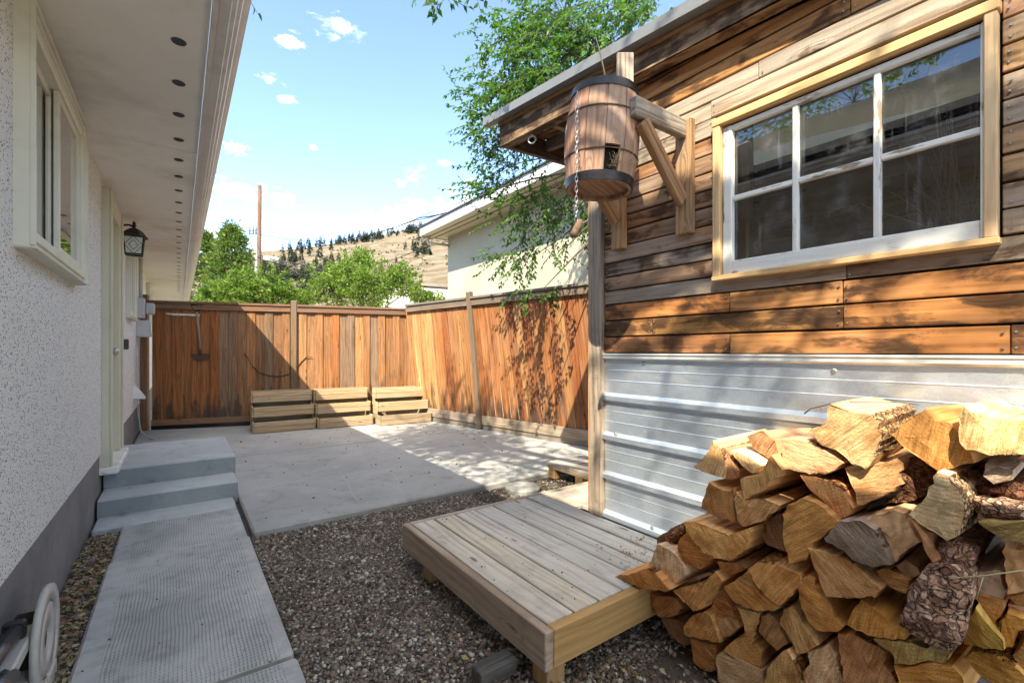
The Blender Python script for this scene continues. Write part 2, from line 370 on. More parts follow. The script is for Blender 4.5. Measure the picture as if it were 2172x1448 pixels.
# ribbed walkway concrete: tamped lines running along the walk
M_ribbed, T, b, out = new_mat('ribbed_walk_concrete')
p = T.n('ShaderNodeNewGeometry').outputs['Position']; X = T.xyz(p)
wv = T.noise(T.scale(p, (3, 3, 3)), 1, 3, .5)
ln = T.m('SINE', T.m('MULTIPLY', T.m('ADD', X[0], T.m('MULTIPLY', wv, .035)), 470.0))
dots = T.m('SINE', T.m('MULTIPLY', X[1], 300.0)); nn = T.noise(p, 14, 5, .65); nf = T.noise(p, 150, 4, .7)
edge = T.m('MULTIPLY', T.ss(X[0], -.25, -.22), T.ss(X[0], .33, .30))
wear = T.m('MULTIPLY', edge, T.ss(T.noise(p, 2.6, 4, .6), .28, .55))
pit = T.m('MULTIPLY', T.m('MULTIPLY', T.ss(ln, .25, .85), T.ss(T.m('ADD', dots, T.m('MULTIPLY', nn, 1.2)), -.2, .6)), wear)
c = T.mix(T.ss(T.noise(p, 2.2, 6, .65, .4), .32, .68), (.36, .36, .355), (.52, .515, .50))
c = T.mix(T.m('MULTIPLY', T.ss(nn, .48, .75), .4), c, (.15, .145, .14))
c = T.mix(T.m('MULTIPLY', nf, .25), c, (.2, .195, .19))
c = T.mix(T.m('MULTIPLY', pit, .55), c, (.10, .098, .095))
setb(T, b, c, .85, normal=T.bump(T.m('ADD', T.m('MULTIPLY', pit, -1.0), T.m('MULTIPLY', nf, .3)), .7, .006), spec=.3)

# gravel and leaf litter: colour by island
def island(name, stops, rough=.8, trans=0.0, bumps=0):
    m, T, b, out = new_mat(name); g = T.n('ShaderNodeNewGeometry'); r = g.outputs['Random Per Island']
    c = T.ramp(r, stops); n = T.noise(g.outputs['Position'], 260, 3, .6)
    c = T.mix(T.m('MULTIPLY', n, .35), c, T.mix(1.0, c, (.45, .45, .45), 'MULTIPLY'))
    setb(T, b, c, rough, spec=.3)
    if trans:
        tr = T.n('ShaderNodeBsdfTranslucent'); T.put(tr.inputs[0], T.mix(1.0, c, (1.5, 1.6, .9), 'MULTIPLY'))
        mx = T.n('ShaderNodeMixShader', i_0=trans); T.nt.links.new(b.outputs[0], mx.inputs[1]); T.nt.links.new(tr.outputs[0], mx.inputs[2]); T.nt.links.new(mx.outputs[0], out.inputs[0])
    return m
M_gravel = island('gravel_pebbles', [(0, (.055, .045, .036)), (.3, (.13, .105, .083)), (.55, (.215, .18, .148)), (.68, (.19, .12, .085)), (.86, (.28, .245, .21)), (1, (.56, .52, .46))])
M_litter = island('leaf_litter', [(0, (.20, .10, .05)), (.4, (.34, .21, .12)), (.7, (.42, .33, .22)), (.88, (.5, .42, .22)), (1, (.22, .32, .06))], .7, .2)
M_leaf = island('elm_leaf', [(0, (.025, .085, .014)), (.5, (.05, .145, .02)), (.85, (.085, .20, .03)), (1, (.14, .24, .045))], .42, .38)
M_leaf2 = island('bright_shrub_leaf', [(0, (.075, .14, .02)), (.5, (.14, .23, .035)), (1, (.24, .33, .07))], .5, .4)
M_cedar = island('cedar_spray', [(0, (.05, .11, .02)), (.5, (.095, .17, .03)), (.85, (.15, .21, .045)), (1, (.24, .21, .06))], .6, .25)
M_pineleaf = island('pine_needles', [(0, (.035, .052, .036)), (.6, (.052, .074, .048)), (1, (.075, .092, .058))], .7, .1)
M_twig = plain('twig_bark', (.13, .10, .075), .8, 0, .25, 40, .3, .2)
M_straw = island('straw', [(0, (.35, .26, .14)), (1, (.55, .45, .28))], .7)

# firewood
def log_end(name, grey=False):
    m, T, b, out = new_mat(name); tc = T.n('ShaderNodeTexCoord').outputs['Object']; oi = T.n('ShaderNodeObjectInfo'); rnd = oi.outputs['Random']
    v = T.vm('ADD', tc, T.comb(T.m('MULTIPLY', rnd, 31.0), T.m('MULTIPLY', rnd, 71.0), T.m('MULTIPLY', rnd, 17.0)))
    rot = T.n('ShaderNodeVectorRotate', rotation_type='X_AXIS'); T.put(rot.inputs['Vector'], v); T.put(rot.inputs['Angle'], T.m('MULTIPLY', rnd, 6.28))
    rv = rot.outputs[0]
    s1 = T.noise(T.scale(rv, (26, 17, 170)), 1, 4, .65, .3)          # saw and fibre lines
    s2 = T.noise(T.scale(rv, (12, 9, 40)), 1, 5, .7, .6)
    bl = T.noise(v, 11, 5, .6); st = T.noise(v, 330, 3, .75); st2 = T.noise(v, 120, 4, .7)
    rr = T.n('ShaderNodeVectorMath', operation='LENGTH', i_0=T.vm('ADD', tc, T.comb(0.0, T.m('MULTIPLY_ADD', rnd, .2, -.1), -.12))).outputs['Value']
    rings = T.m('SINE', T.m('MULTIPLY', T.m('ADD', rr, T.m('MULTIPLY', bl, .012)), 640.0))
    f = T.m('ADD', T.m('MULTIPLY', T.ss(s1, .35, .68), .5), T.m('ADD', T.m('MULTIPLY', s2, .35), T.m('MULTIPLY', rings, .10)))
    tint = oi.outputs['Color']
    c = T.mix(f, T.mix(1.0, tint, (1.3, 1.26, 1.15), 'MULTIPLY'), T.mix(1.0, tint, (.55, .42, .32), 'MULTIPLY'))
    c = T.mix(T.m('MULTIPLY', T.ss(bl, .46, .66), .7), c, T.mix(1.0, tint, (.60, .36, .20), 'MULTIPLY'))
    big = T.noise(T.scale(rv, (7, 5, 34)), 1, 4, .65, .9)
    c = T.mix(T.m('MULTIPLY', T.ss(big, .56, .68), .6), c, T.mix(1.0, tint, (.34, .23, .14), 'MULTIPLY'))
    c = T.mix(T.m('MULTIPLY', T.ss(big, .42, .30), .5), c, T.mix(1.0, tint, (1.3, 1.34, 1.35), 'MULTIPLY'))
    c = T.mix(T.m('MULTIPLY', T.ss(T.noise(v, 7, 6, .72), .53, .70), .5), c, (.13, .10, .06))
    c = T.mix(T.m('MULTIPLY', T.ss(T.noise(v, 9, 5, .7), .56, .70), .45), c, T.mix(1.0, tint, (1.1, .72, .42), 'MULTIPLY'))
    c = T.mix(T.m('MULTIPLY', T.ss(st, .50, .66), .7), c, T.mix(1.0, tint, (.32, .24, .18), 'MULTIPLY'))
    c = T.mix(T.m('MULTIPLY', T.ss(st2, .58, .75), .4), c, T.mix(1.0, tint, (.4, .3, .2), 'MULTIPLY'))
    ck = T.voro(T.scale(rv, (5, 7, 60)), 1, 'Distance', feature='DISTANCE_TO_EDGE')
    ya, za = T.xyz(tc)[1], T.xyz(tc)[2]
    ang = T.m('ARCTAN2', T.m('ADD', za, .09), T.m('ADD', ya, T.m('MULTIPLY_ADD', rnd, .12, -.06)))
    rad = T.noise(T.comb(T.m('MULTIPLY', ang, 9.0), T.m('MULTIPLY', rr, 6.0), T.m('MULTIPLY', rnd, 50.0)), 1, 4, .65)
    crack = T.m('MULTIPLY', T.ss(rad, .66, .72), T.ss(bl, .40, .55))
    lines = T.noise(T.scale(rv, (16, 12, 210)), 1, 3, .6, .2)
    c = T.mix(T.m('MULTIPLY', T.ss(lines, .54, .70), .5), c, T.mix(1.0, tint, (.30, .21, .13), 'MULTIPLY'))
    c = T.mix(T.m('MULTIPLY', T.ss(lines, .44, .30), .35), c, T.mix(1.0, tint, (1.45, 1.45, 1.4), 'MULTIPLY'))
    c = T.mix(T.m('MULTIPLY', crack, .9), c, (.03, .02, .012))
    h = T.m('ADD', T.m('MULTIPLY', s1, .8), T.m('ADD', T.m('MULTIPLY', st, .5), T.m('MULTIPLY', crack, -.8)))
    setb(T, b, c, .8, normal=T.bump(h, .75, .008), spec=.15)
    return m
M_logend = log_end('log_end_grain')
M_split = wood('split_log_face', ring=34, contrast=.6, knots=.3, weather=.25, wcol=(.42, .26, .12), bump=.9, streak=.45)
M_bark, T, b, out = new_mat('log_bark')
tc = T.n('ShaderNodeTexCoord').outputs['Object']; oi = T.n('ShaderNodeObjectInfo')
v = T.vm('ADD', tc, T.comb(T.m('MULTIPLY', oi.outputs['Random'], 40.0), 0.0, 0.0))
wv = T.scale(T.vm('SUBTRACT', T.n('ShaderNodeTexNoise', i_Scale=22.0, i_Detail=4.0, i_Vector=v).outputs['Color'], (.5, .5, .5)), (.05, .05, .05))
vv = T.scale(T.vm('ADD', v, T.scale(wv, (1.6, 1.6, 1.6))), (20, 46, 62))
ve = T.voro(vv, 1, 'Distance', feature='DISTANCE_TO_EDGE'); vcn = T.n('ShaderNodeTexVoronoi', feature='F1', i_Scale=1.0); T.put(vcn.inputs['Vector'], vv); vcc = T.xyz(vcn.outputs['Color'])[0]
n1 = T.noise(T.scale(v, (30, 60, 60)), 1, 5, .7); n2 = T.noise(v, 12, 5, .6)
oc = oi.outputs['Color']
pl = T.mix(vcc, T.mix(1.0, oc, (.42, .30, .24), 'MULTIPLY'), T.mix(1.0, oc, (1.0, .92, .86), 'MULTIPLY'))
pl = T.mix(T.m('MULTIPLY', T.ss(n2, .55, .68), .7), pl, (.17, .075, .045))
pl = T.mix(T.m('MULTIPLY', T.ss(n1, .42, .68), .55), pl, T.mix(1.0, pl, (.4, .33, .3), 'MULTIPLY'))
c = T.mix(T.m('MULTIPLY', T.ss(ve, .09, .0), T.ss(n2, .36, .62)), pl, (.045, .03, .022))
c = T.mix(T.m('MULTIPLY', T.ss(T.noise(v, 90, 4, .75), .52, .66), .6), c, T.mix(1.0, c, (.35, .28, .24), 'MULTIPLY'))
setb(T, b, c, .9, normal=T.bump(T.m('ADD', T.m('MULTIPLY', n1, .6), T.m('ADD', T.m('MULTIPLY', T.ss(ve, .0, .16), .9), T.m('MULTIPLY', vcc, .7))), 1.0, .014), spec=.15)

# glass with dust
def glass(name, dust=.12, tint=(.02, .022, .024), clear=.75):
    m, T, b, out = new_mat(name); T.nt.nodes.remove(b); p = T.n('ShaderNodeNewGeometry').outputs['Position']
    tr = T.n('ShaderNodeBsdfTransparent'); tr.inputs[0].default_value = (clear, clear, clear, 1)
    gl = T.n('ShaderNodeBsdfGlossy', i_Roughness=.012)
    fr = T.n('ShaderNodeFresnel', i_IOR=1.52)
    wob = T.noise(T.scale(p, (3, 3, 3)), 1, 2, .5); T.put(gl.inputs['Normal'], T.bump(wob, .05, .01)); 
    refl = T.m('MULTIPLY', fr.outputs[0], 2.2, clamp=True)
    mx = T.n('ShaderNodeMixShader'); T.put(mx.inputs[0], refl); T.nt.links.new(tr.outputs[0], mx.inputs[1]); T.nt.links.new(gl.outputs[0], mx.inputs[2])
    df = T.n('ShaderNodeBsdfDiffuse'); df.inputs[0].default_value = (.55, .56, .58, 1)
    s1 = T.noise(T.scale(p, (60, 60, 3.0)), 1, 5, .6); s2 = T.noise(p, 9, 5, .65); s3 = T.noise(p, 220, 2, .6)
    d = T.m('ADD', T.m('MULTIPLY', T.ss(s1, .55, .8), .8), T.m('ADD', T.m('MULTIPLY', T.ss(s2, .5, .8), .6), T.m('MULTIPLY', T.ss(s3, .66, .74), 1.2)))
    mx2 = T.n('ShaderNodeMixShader'); T.put(mx2.inputs[0], T.m('MULTIPLY', d, dust, clamp=True)); T.nt.links.new(mx.outputs[0], mx2.inputs[1]); T.nt.links.new(df.outputs[0], mx2.inputs[2])
    T.nt.links.new(mx2.outputs[0], out.inputs[0]); return m
M_glass = glass('dusty_window_glass', .2)
M_glass2 = glass('clean_window_glass', .06, clear=.85)
M_lampglass = plain('seeded_lamp_glass', (.62, .66, .66), .25, 0, .1, 40, .3, .6)

# ================================================================== GROUND
def sheet(name, pts, z, mat, **kw):
    o = MB().add([(x, y, z) for x, y in pts], [tuple(range(len(pts)))]).build(name, mat)
    return tag(o, kind='structure', **kw)
M_far = stone('dry_ground', (.30, .24, .16), (.40, .33, .22), .2, 5, .3, .95)
sheet('ground', [(-900, -900), (900, -900), (900, 900), (-900, 900)], -.06, M_far)
sheet('soil', [(-.6, -2), (4.4, -2), (4.4, 9.6), (-.6, 9.6)], -.03, M_soil)
def pebbles(name, n, region, smin, smax, mat, z0=-.03, lift=.0, density=None, label=None, cat=None):
    phi = (1+5**.5)/2
    base = np.array([(-1, phi, 0), (1, phi, 0), (-1, -phi, 0), (1, -phi, 0), (0, -1, phi), (0, 1, phi), (0, -1, -phi), (0, 1, -phi), (phi, 0, -1), (phi, 0, 1), (-phi, 0, -1), (-phi, 0, 1)])/1.9
    fc = np.array([(0, 11, 5), (0, 5, 1), (0, 1, 7), (0, 7, 10), (0, 10, 11), (1, 5, 9), (5, 11, 4), (11, 10, 2), (10, 7, 6), (7, 1, 8), (3, 9, 4), (3, 4, 2), (3, 2, 6), (3, 6, 8), (3, 8, 9), (4, 9, 5), (2, 4, 11), (6, 2, 10), (8, 6, 7), (9, 8, 1)])
    pts = []
    while len(pts) < n:
        x = RNG.uniform(region[0], region[1], n); y = RNG.uniform(region[2], region[3], n)
        keep = np.ones(n, bool) if density is None else RNG.random(n) < density(x, y)
        pts += list(zip(x[keep], y[keep]))
        if not keep.any(): break
    pts = np.array(pts[:n]); s = smin+(smax-smin)*RNG.random(n)**1.7
    sc = s[:, None]*np.stack([RNG.uniform(.8, 1.3, n), RNG.uniform(.6, 1.0, n), RNG.uniform(.4, .75, n)], 1)
    V = base[None]*RNG.uniform(.75, 1.2, (n, 12, 1))*sc[:, None, :]
    a = RNG.uniform(0, 6.28, n); t = RNG.normal(0, .35, n)
    ct, st = np.cos(t)[:, None], np.sin(t)[:, None]
    V = np.stack([V[..., 0]*ct-V[..., 2]*st, V[..., 1], V[..., 0]*st+V[..., 2]*ct], -1)
    ca, sa = np.cos(a)[:, None], np.sin(a)[:, None]
    V = np.stack([V[..., 0]*ca-V[..., 1]*sa, V[..., 0]*sa+V[..., 1]*ca, V[..., 2]], -1)
    V[..., 0] += pts[:, None, 0]; V[..., 1] += pts[:, None, 1]; V[..., 2] += (z0+lift+s*.25+RNG.uniform(0, .006, n))[:, None]
    F = (fc[None]+(np.arange(n)*12)[:, None, None]).reshape(-1, 3)
    o = np_object(name, V.reshape(-1, 3), F, mat, kind='stuff'); return tag(o, label, cat)
def main_density(x, y):
    d = np.ones_like(x); d[(x > .62+.35*(y-.6)) & (y < 1.15)] *= .15          # bare soil in front of the pile
    n = np.sin(x*5.1+y*2.3)*np.sin(y*4.7-x*1.9); d *= np.clip(.9+.35*n, .3, 1)
    return d
pebbles('gravel', 62000, (.385, 2.0, .62, 3.46), .0034, .0118, M_gravel, density=main_density, label='brown and grey pea gravel between walkway and deck', cat='gravel')
pebbles('gravel', 1500, (.39, 2.0, .62, 3.44), .010, .019, M_gravel, density=main_density, label='larger loose stones lying among the pea gravel by the deck', cat='gravel')
pebbles('gravel', 6500, (-.48, -.325, 1.2, 4.1), .0045, .0125, M_gravel, label='gravel strip with leaf litter along the white house wall', cat='gravel')
pebbles('gravel', 9000, (1.9, 4.05, 2.3, 3.44), .0045, .013, M_gravel, label='gravel around the round stepping stone past the deck', cat='gravel')
def leaf_cards(P, D, N, L, Wd, fold=.25):
    """leaf shaped faces: base, two sides, tip, mid rib; P base, D direction, N normal"""
    D = D/np.linalg.norm(D, axis=1, keepdims=True); Sd = np.cross(D, N); Sd /= np.linalg.norm(Sd, axis=1, keepdims=True)+1e-9
    N = np.cross(Sd, D); L = L[:, None]; Wd = Wd[:, None]
    droop = -N*L*.12
    V = np.stack([P, P+D*L*.42+Sd*Wd*.5+N*Wd*fold, P+D*L+droop, P+D*L*.42-Sd*Wd*.5+N*Wd*fold, P+D*L*.45], 1)
    n = len(P); F = np.array([(0, 1, 4), (1, 2, 4), (4, 2, 3), (0, 4, 3)])
    return V.reshape(-1, 3), (F[None]+(np.arange(n)*5)[:, None, None]).reshape(-1, 3)
def litter(name, n, region, size, label, dens=None, z=-.003):
    x = RNG.uniform(region[0], region[1], n); y = RNG.uniform(region[2], region[3], n)
    if dens is not None:
        k = RNG.random(n) < dens(x, y); x, y = x[k], y[k]
    n = len(x); a = RNG.uniform(0, 6.28, n)
    P = np.stack([x, y, z+RNG.uniform(.002, .014, n)], 1); D = np.stack([np.cos(a), np.sin(a), RNG.normal(0, .25, n)], 1)
    N = np.stack([RNG.normal(0, .35, n), RNG.normal(0, .35, n), np.ones(n)], 1); L = RNG.uniform(.5, 1.2, n)*size
    V, F = leaf_cards(P, D, N, L, L*RNG.uniform(.35, .7, n), .15)
    return tag(np_object(name, V, F, M_litter, kind='stuff'), label, 'leaf litter')
litter('leaf_litter', 1100, (-.47, -.33, 1.5, 4.0), .03, 'dry tan leaves lying in the strip beside the house wall')
litter('leaf_litter', 2000, (.42, 2.0, .6, 3.3), .028, 'scattered dry leaves on the gravel around the deck', lambda x, y: np.clip(.12+.9*np.exp(-((x-1.25)**2+(y-1.15)**2)/.12)+.6*(y < 1.0)*(x > .9), 0, 1))
litter('leaf_litter', 60, (.5, 3.6, 3.6, 7.2), .022, 'few small dead leaves on the patio concrete', z=.022)
litter('leaf_litter', 260, (1.62, 2.02, .9, 1.62), .022, 'bark crumbs and chips on the deck by the log pile', lambda x, y: np.clip(1.1-(1.45-y)*.4, 0, 1)*.9*(y > 1.25), z=.222)
M_debris = island('debris', [(0, (.03, .025, .02)), (.7, (.10, .06, .04)), (1, (.4, .34, .26))])
pebbles('debris', 170, (.45, 3.6, 3.5, 7.3), .003, .011, M_debris, z0=.02, label='dark crumbs and twigs scattered over the patio concrete', cat='debris')
pebbles('debris', 60, (1.08, 2.0, 1.28, 2.46), .002, .006, M_debris, z0=.22, label='small dark crumbs lying on the low deck boards', cat='debris')
pebbles('debris', 50, (-.3, .36, 1.9, 4.3), .002, .006, M_debris, z0=.014, label='small dark crumbs lying on the ribbed walkway', cat='debris')

# walkway slabs
walk = tag(thing('walkway', None, None), kind='structure')
def slab(parent, name, lo, hi, mat, bev=.008, jag=.0):
    return MB().box(lo, hi, bev).build(name, mat, parent, Matrix.Translation(((lo[0]+hi[0])/2, (lo[1]+hi[1])/2, hi[2])))
slab(walk, 'slab', (-.33, .4, -.06), (.375, 1.958, .012), M_ribbed, .012)
slab(walk, 'slab', (-.325, 1.985, -.06), (.37, 3.42, .016), M_ribbed, .012)
slab(walk, 'slab', (-.315, 3.445, -.06), (.362, 4.085, .014), M_ribbed, .012)
slab(walk, 'slab', (-.47, 4.10, -.06), (.36, 4.40, .016), M_stepc, .01)
# patio
patio = tag(thing('patio', None, None), kind='structure')
slab(patio, 'slab', (.395, 3.455, -.06), (4.4, 5.985, .02), M_concrete, .012)
slab(patio, 'slab', (-.47, 6.045, -.06), (4.4, 9.2, .014), M_concrete, .012)
slab(patio, 'slab', (-.47, 4.4, -.07), (.385, 5.995, .012), M_concrete, .012)
cr = MB()
for pts in ([(720, 1000), (738, 1022), (745, 1045), (760, 1062)], [(752, 918), (768, 932), (775, 944)], [(832, 1003), (846, 1020), (842, 1030), (858, 1044)]):
    P = [at(px, py, z=.0208) for px, py in pts]
    for a_, b_ in zip(P, P[1:]):
        w = .0035; d_ = (b_-a_).normalized(); s_ = Vector((-d_.y, d_.x, 0))*w
        cr.add([a_-s_, a_+s_, b_+s_*.7, b_-s_*.7], [(0, 1, 2, 3)])
cr.build('crack', plain('crack_filler', (.42, .41, .39), .9), patio)
# concrete steps
st = thing('concrete_steps', 'two grey painted concrete steps below the house door', 'steps', (-.03, 4.9, 0))
MB().box((-.472, 4.39, -.03), (.392, 4.76, .138), .006).build('step', M_stepc, st)
MB().box((-.472, 4.745, .0), (.405, 5.9, .282), .006).build('step', M_stepc, st)
M_riser_shade = stone('riser_shade_tone', (.22, .245, .265), (.31, .335, .35), 7, 150, .25, .6, dark=.5)  # step colour darkened: shade of the upright faces painted onto thin added panels
MB().box((-.472, 4.384, -.03), (.394, 4.391, .128), .002).build('riser_shade_panel', M_riser_shade, st)
MB().box((-.472, 4.738, .136), (.407, 4.746, .270), .002).build('riser_shade_panel', M_riser_shade, st)
# round stepping stone, flat stone, block
for px, py, r, lab in ((1104, 1022, .17, 'round pale concrete stepping stone in gravel at the patio edge'),):
    c = Vector((2.46, 3.25, 0)); r = .155
    mb = MB().lathe([(0, .016), (r-.012, .016), (r, .004), (r, -.03)], (c.x, c.y, 0), 28, smooth=False)
    tag(mb.build('stepping_stone', M_roundstone), lab, 'stepping stone')
c = Vector((2.74, 2.86, 0))
mb = MB().prism([(c.x-.26, c.y-.1), (c.x+.1, c.y-.16), (c.x+.42, c.y-.12), (c.x+.44, c.y+.16), (c.x+.1, c.y+.15), (c.x-.22, c.y+.1)], 'z', -.03, .01)
tag(mb.build('flat_paver', M_roundstone), 'flat grey paver beside the round stepping stone, along the deck edge', 'paver')
a_, b_ = at(1010, 1448, z=.0), at(1085, 1410, z=.0)
o = plank('timber_offcut', M_post, None, a_+Vector((0, 0, .02)), b_+Vector((0, 0, .02)), (0, 0, 1), .075, .06, (.09, .085, .08, 0), .004)
tag(o, 'short grey timber offcut lying on the ground by the deck leg', 'offcut')

# ================================================================== HOUSE (left)
HX = -.474
house = thing('house', 'white pebble stucco house along the left with deep eave', 'house', (HX, 4, 0))
def wall_mb(x0, x1, y0, y1, z0, z1, ops):
    """wall slab with rectangular openings (ya,yb,za,zb)"""
    mb = MB(); ys = sorted({y0, y1, *[v for o in ops for v in o[:2]]})
    for a, b_ in zip(ys, ys[1:]):
        cut = sorted([(o[2], o[3]) for o in ops if o[0] <= a+1e-6 and o[1] >= b_-1e-6]); z = z0
        for za, zb in cut:
            if za > z: mb.box((x0, a, z), (x1, b_, za))
            z = max(z, zb)
        if z < z1: mb.box((x0, a, z), (x1, b_, z1))
    return mb
WIN1 = (2.38, 3.51, 1.60, 2.44); WIN2 = (6.62, 7.34, 1.60, 2.42); DOOR = (4.74, 5.44, .30, 2.36)
wall_mb(HX-.2, HX, -3.2, 18, .43, 2.52, [WIN1, WIN2, DOOR, (10.5, 11.6, 1.6, 2.4)]).build('wall', M_stucco, house)
wall_mb(HX-.2, HX-.012, -3.2, 18, -.1, .43, [(4.74, 5.44, .30, .43)]).build('foundation', M_found, house)
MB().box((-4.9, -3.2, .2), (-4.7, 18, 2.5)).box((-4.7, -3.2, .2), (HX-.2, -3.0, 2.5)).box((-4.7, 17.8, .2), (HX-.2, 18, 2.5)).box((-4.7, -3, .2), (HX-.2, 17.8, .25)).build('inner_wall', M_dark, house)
# soffit panels
SX = .10
yy = -3.6
while yy < 18.4:
    MB().box((HX+.001, yy, 2.51), (SX, yy+2.43, 2.525)).build('soffit_panel', M_soffit, house); yy += 2.436
for k in range(30):
    y = 2.41+.372*(k-2); vent = MB()
    vent.lathe([(0, 2.5075), (.024, 2.5075)], (0, y, 0), 20, smooth=False).lathe([(.024, 2.5075), (.026, 2.506), (.028, 2.509)], (0, y, 0), 20)
    vent.build('soffit_vent', M_rubber, house)
MB().box((SX+.004, -3.6, 2.488), (SX+.022, 18.4, 2.66)).build('fascia', M_gutter, house)
gp = [(.124, 2.505), (.160, 2.500), (.166, 2.516), (.180, 2.518), (.187, 2.540), (.200, 2.544), (.208, 2.572), (.222, 2.580), (.226, 2.604), (.238, 2.612), (.238, 2.636), (.226, 2.636), (.124, 2.60)]
gt = MB().prism(gp, 'y', -3.6, 18.4); gt.build('gutter', M_gutter, house)
MB().prism([(.17, 2.662), (-4.8, 5.13), (-4.8, 5.25), (.215, 2.70)], 'y', -3.7, 18.5).build('roof', M_shingle, house)
for yj in (1.2, 4.3, 7.4, 10.5):
    MB().prism([(.123, 2.503), (.161, 2.497), (.190, 2.537), (.211, 2.569), (.241, 2.610), (.241, 2.640), (.123, 2.62)], 'y', yj, yj+.05).build('gutter_joint', M_gutter, house)
def slider(win, divided=True, nm='window'):
    ya, yb, za, zb = win; xo = HX+.045; fw = .05
    f = MB().box((HX-.08, ya-.03, za-.03), (xo, ya+fw, zb+.03), .006).box((HX-.08, yb-fw, za-.03), (xo, yb+.03, zb+.03), .006)
    f.box((HX-.08, ya+fw, zb-fw), (xo-.002, yb-fw, zb+.03), .006).box((HX-.08, ya+fw, za-.03), (xo-.002, yb-fw, za+fw), .006)
    for o_, x_ in ((.018, xo+.012), (-.012, xo+.006)):
        f.box((xo-.004, ya-o_-.012, za-o_), (x_, ya-o_, zb+o_), .002).box((xo-.004, yb+o_, za-o_), (x_, yb+o_+.012, zb+o_), .002).box((xo-.004, ya-o_, za-o_-.010), (x_, yb+o_, za-o_), .002).box((xo-.004, ya-o_, zb+o_), (x_, yb+o_, zb+o_+.010), .002)
    w = f.build(nm, M_frame, house)
    ym = ya+(yb-ya)*.5
    def sash(y0, y1, x, name):
        z0, z1, t = za+fw, zb-fw, .035
        s = MB().box((x-.02, y0, z0), (x, y0+t, z1), .003).box((x-.02, y1-t, z0), (x, y1, z1), .003).box((x-.02, y0+t, z0), (x-.001, y1-t, z0+t), .003).box((x-.02, y0+t, z1-t), (x-.001, y1-t, z1), .003)
        s.build('sash', M_frame, w)
        MB().box((x-.014, y0+t, z0+t), (x-.009, y1-t, z1-t)).build('pane', M_glass2, w)
    sash(ya+fw, ym+.02, HX+.002, 'sash'); sash(ym-.02, yb-fw, HX+.030, 'sash')
    # curtain folds inside
    n = 60; vs = []; fs = []
    for i in range(n+1):
        y = ya+(yb-ya)*i/n; x = HX-.10+.018*math.sin(i*1.35)+.006*math.sin(i*.6); vs += [(x, y, za), (x, y, zb)]
    for i in range(n): fs.append((2*i, 2*i+2, 2*i+3, 2*i+1))
    MB().add(vs, fs, 0, True).build('curtain', M_curtain, w)
    return w
slider(WIN1); slider(WIN2); slider((10.5, 11.6, 1.6, 2.4))
# door
ya, yb, za, zb = DOOR; xo = HX+.048
d = MB().box((HX-.1, ya+.05, za+.01), (HX-.055, yb-.05, zb-.05), .004)
dr = d.build('door', M_door, house)
cs = MB().box((HX-.1, ya-.09, za-.03), (xo, ya+.045, zb+.09), .006).box((HX-.1, yb-.045, za-.03), (xo, yb+.09, zb+.09), .006).box((HX-.1, ya+.045, zb-.045), (xo-.002, yb-.045, zb+.09), .006)
cs.box((xo, ya-.09, za-.03), (xo+.016, ya-.05, zb+.09), .004).box((xo, yb+.05, za-.03), (xo+.016, yb+.09, zb+.09), .004)
cs.build('door_frame', M_door, house)
MB().box((HX-.1, ya-.11, .265), (HX+.10, yb+.11, .318), .01).build('door_sill', M_sash, house, color=(.75, .74, .7, 1))
MB().lathe([(.0, .0), (.026, .004), (.026, .03), (.012, .036), (.012, .055), (.03, .07), (.032, .085), (.018, .1), (0, .102)], (HX-.055, yb-.12, 1.2), 16, axis='x').build('door_knob', M_steel, dr)
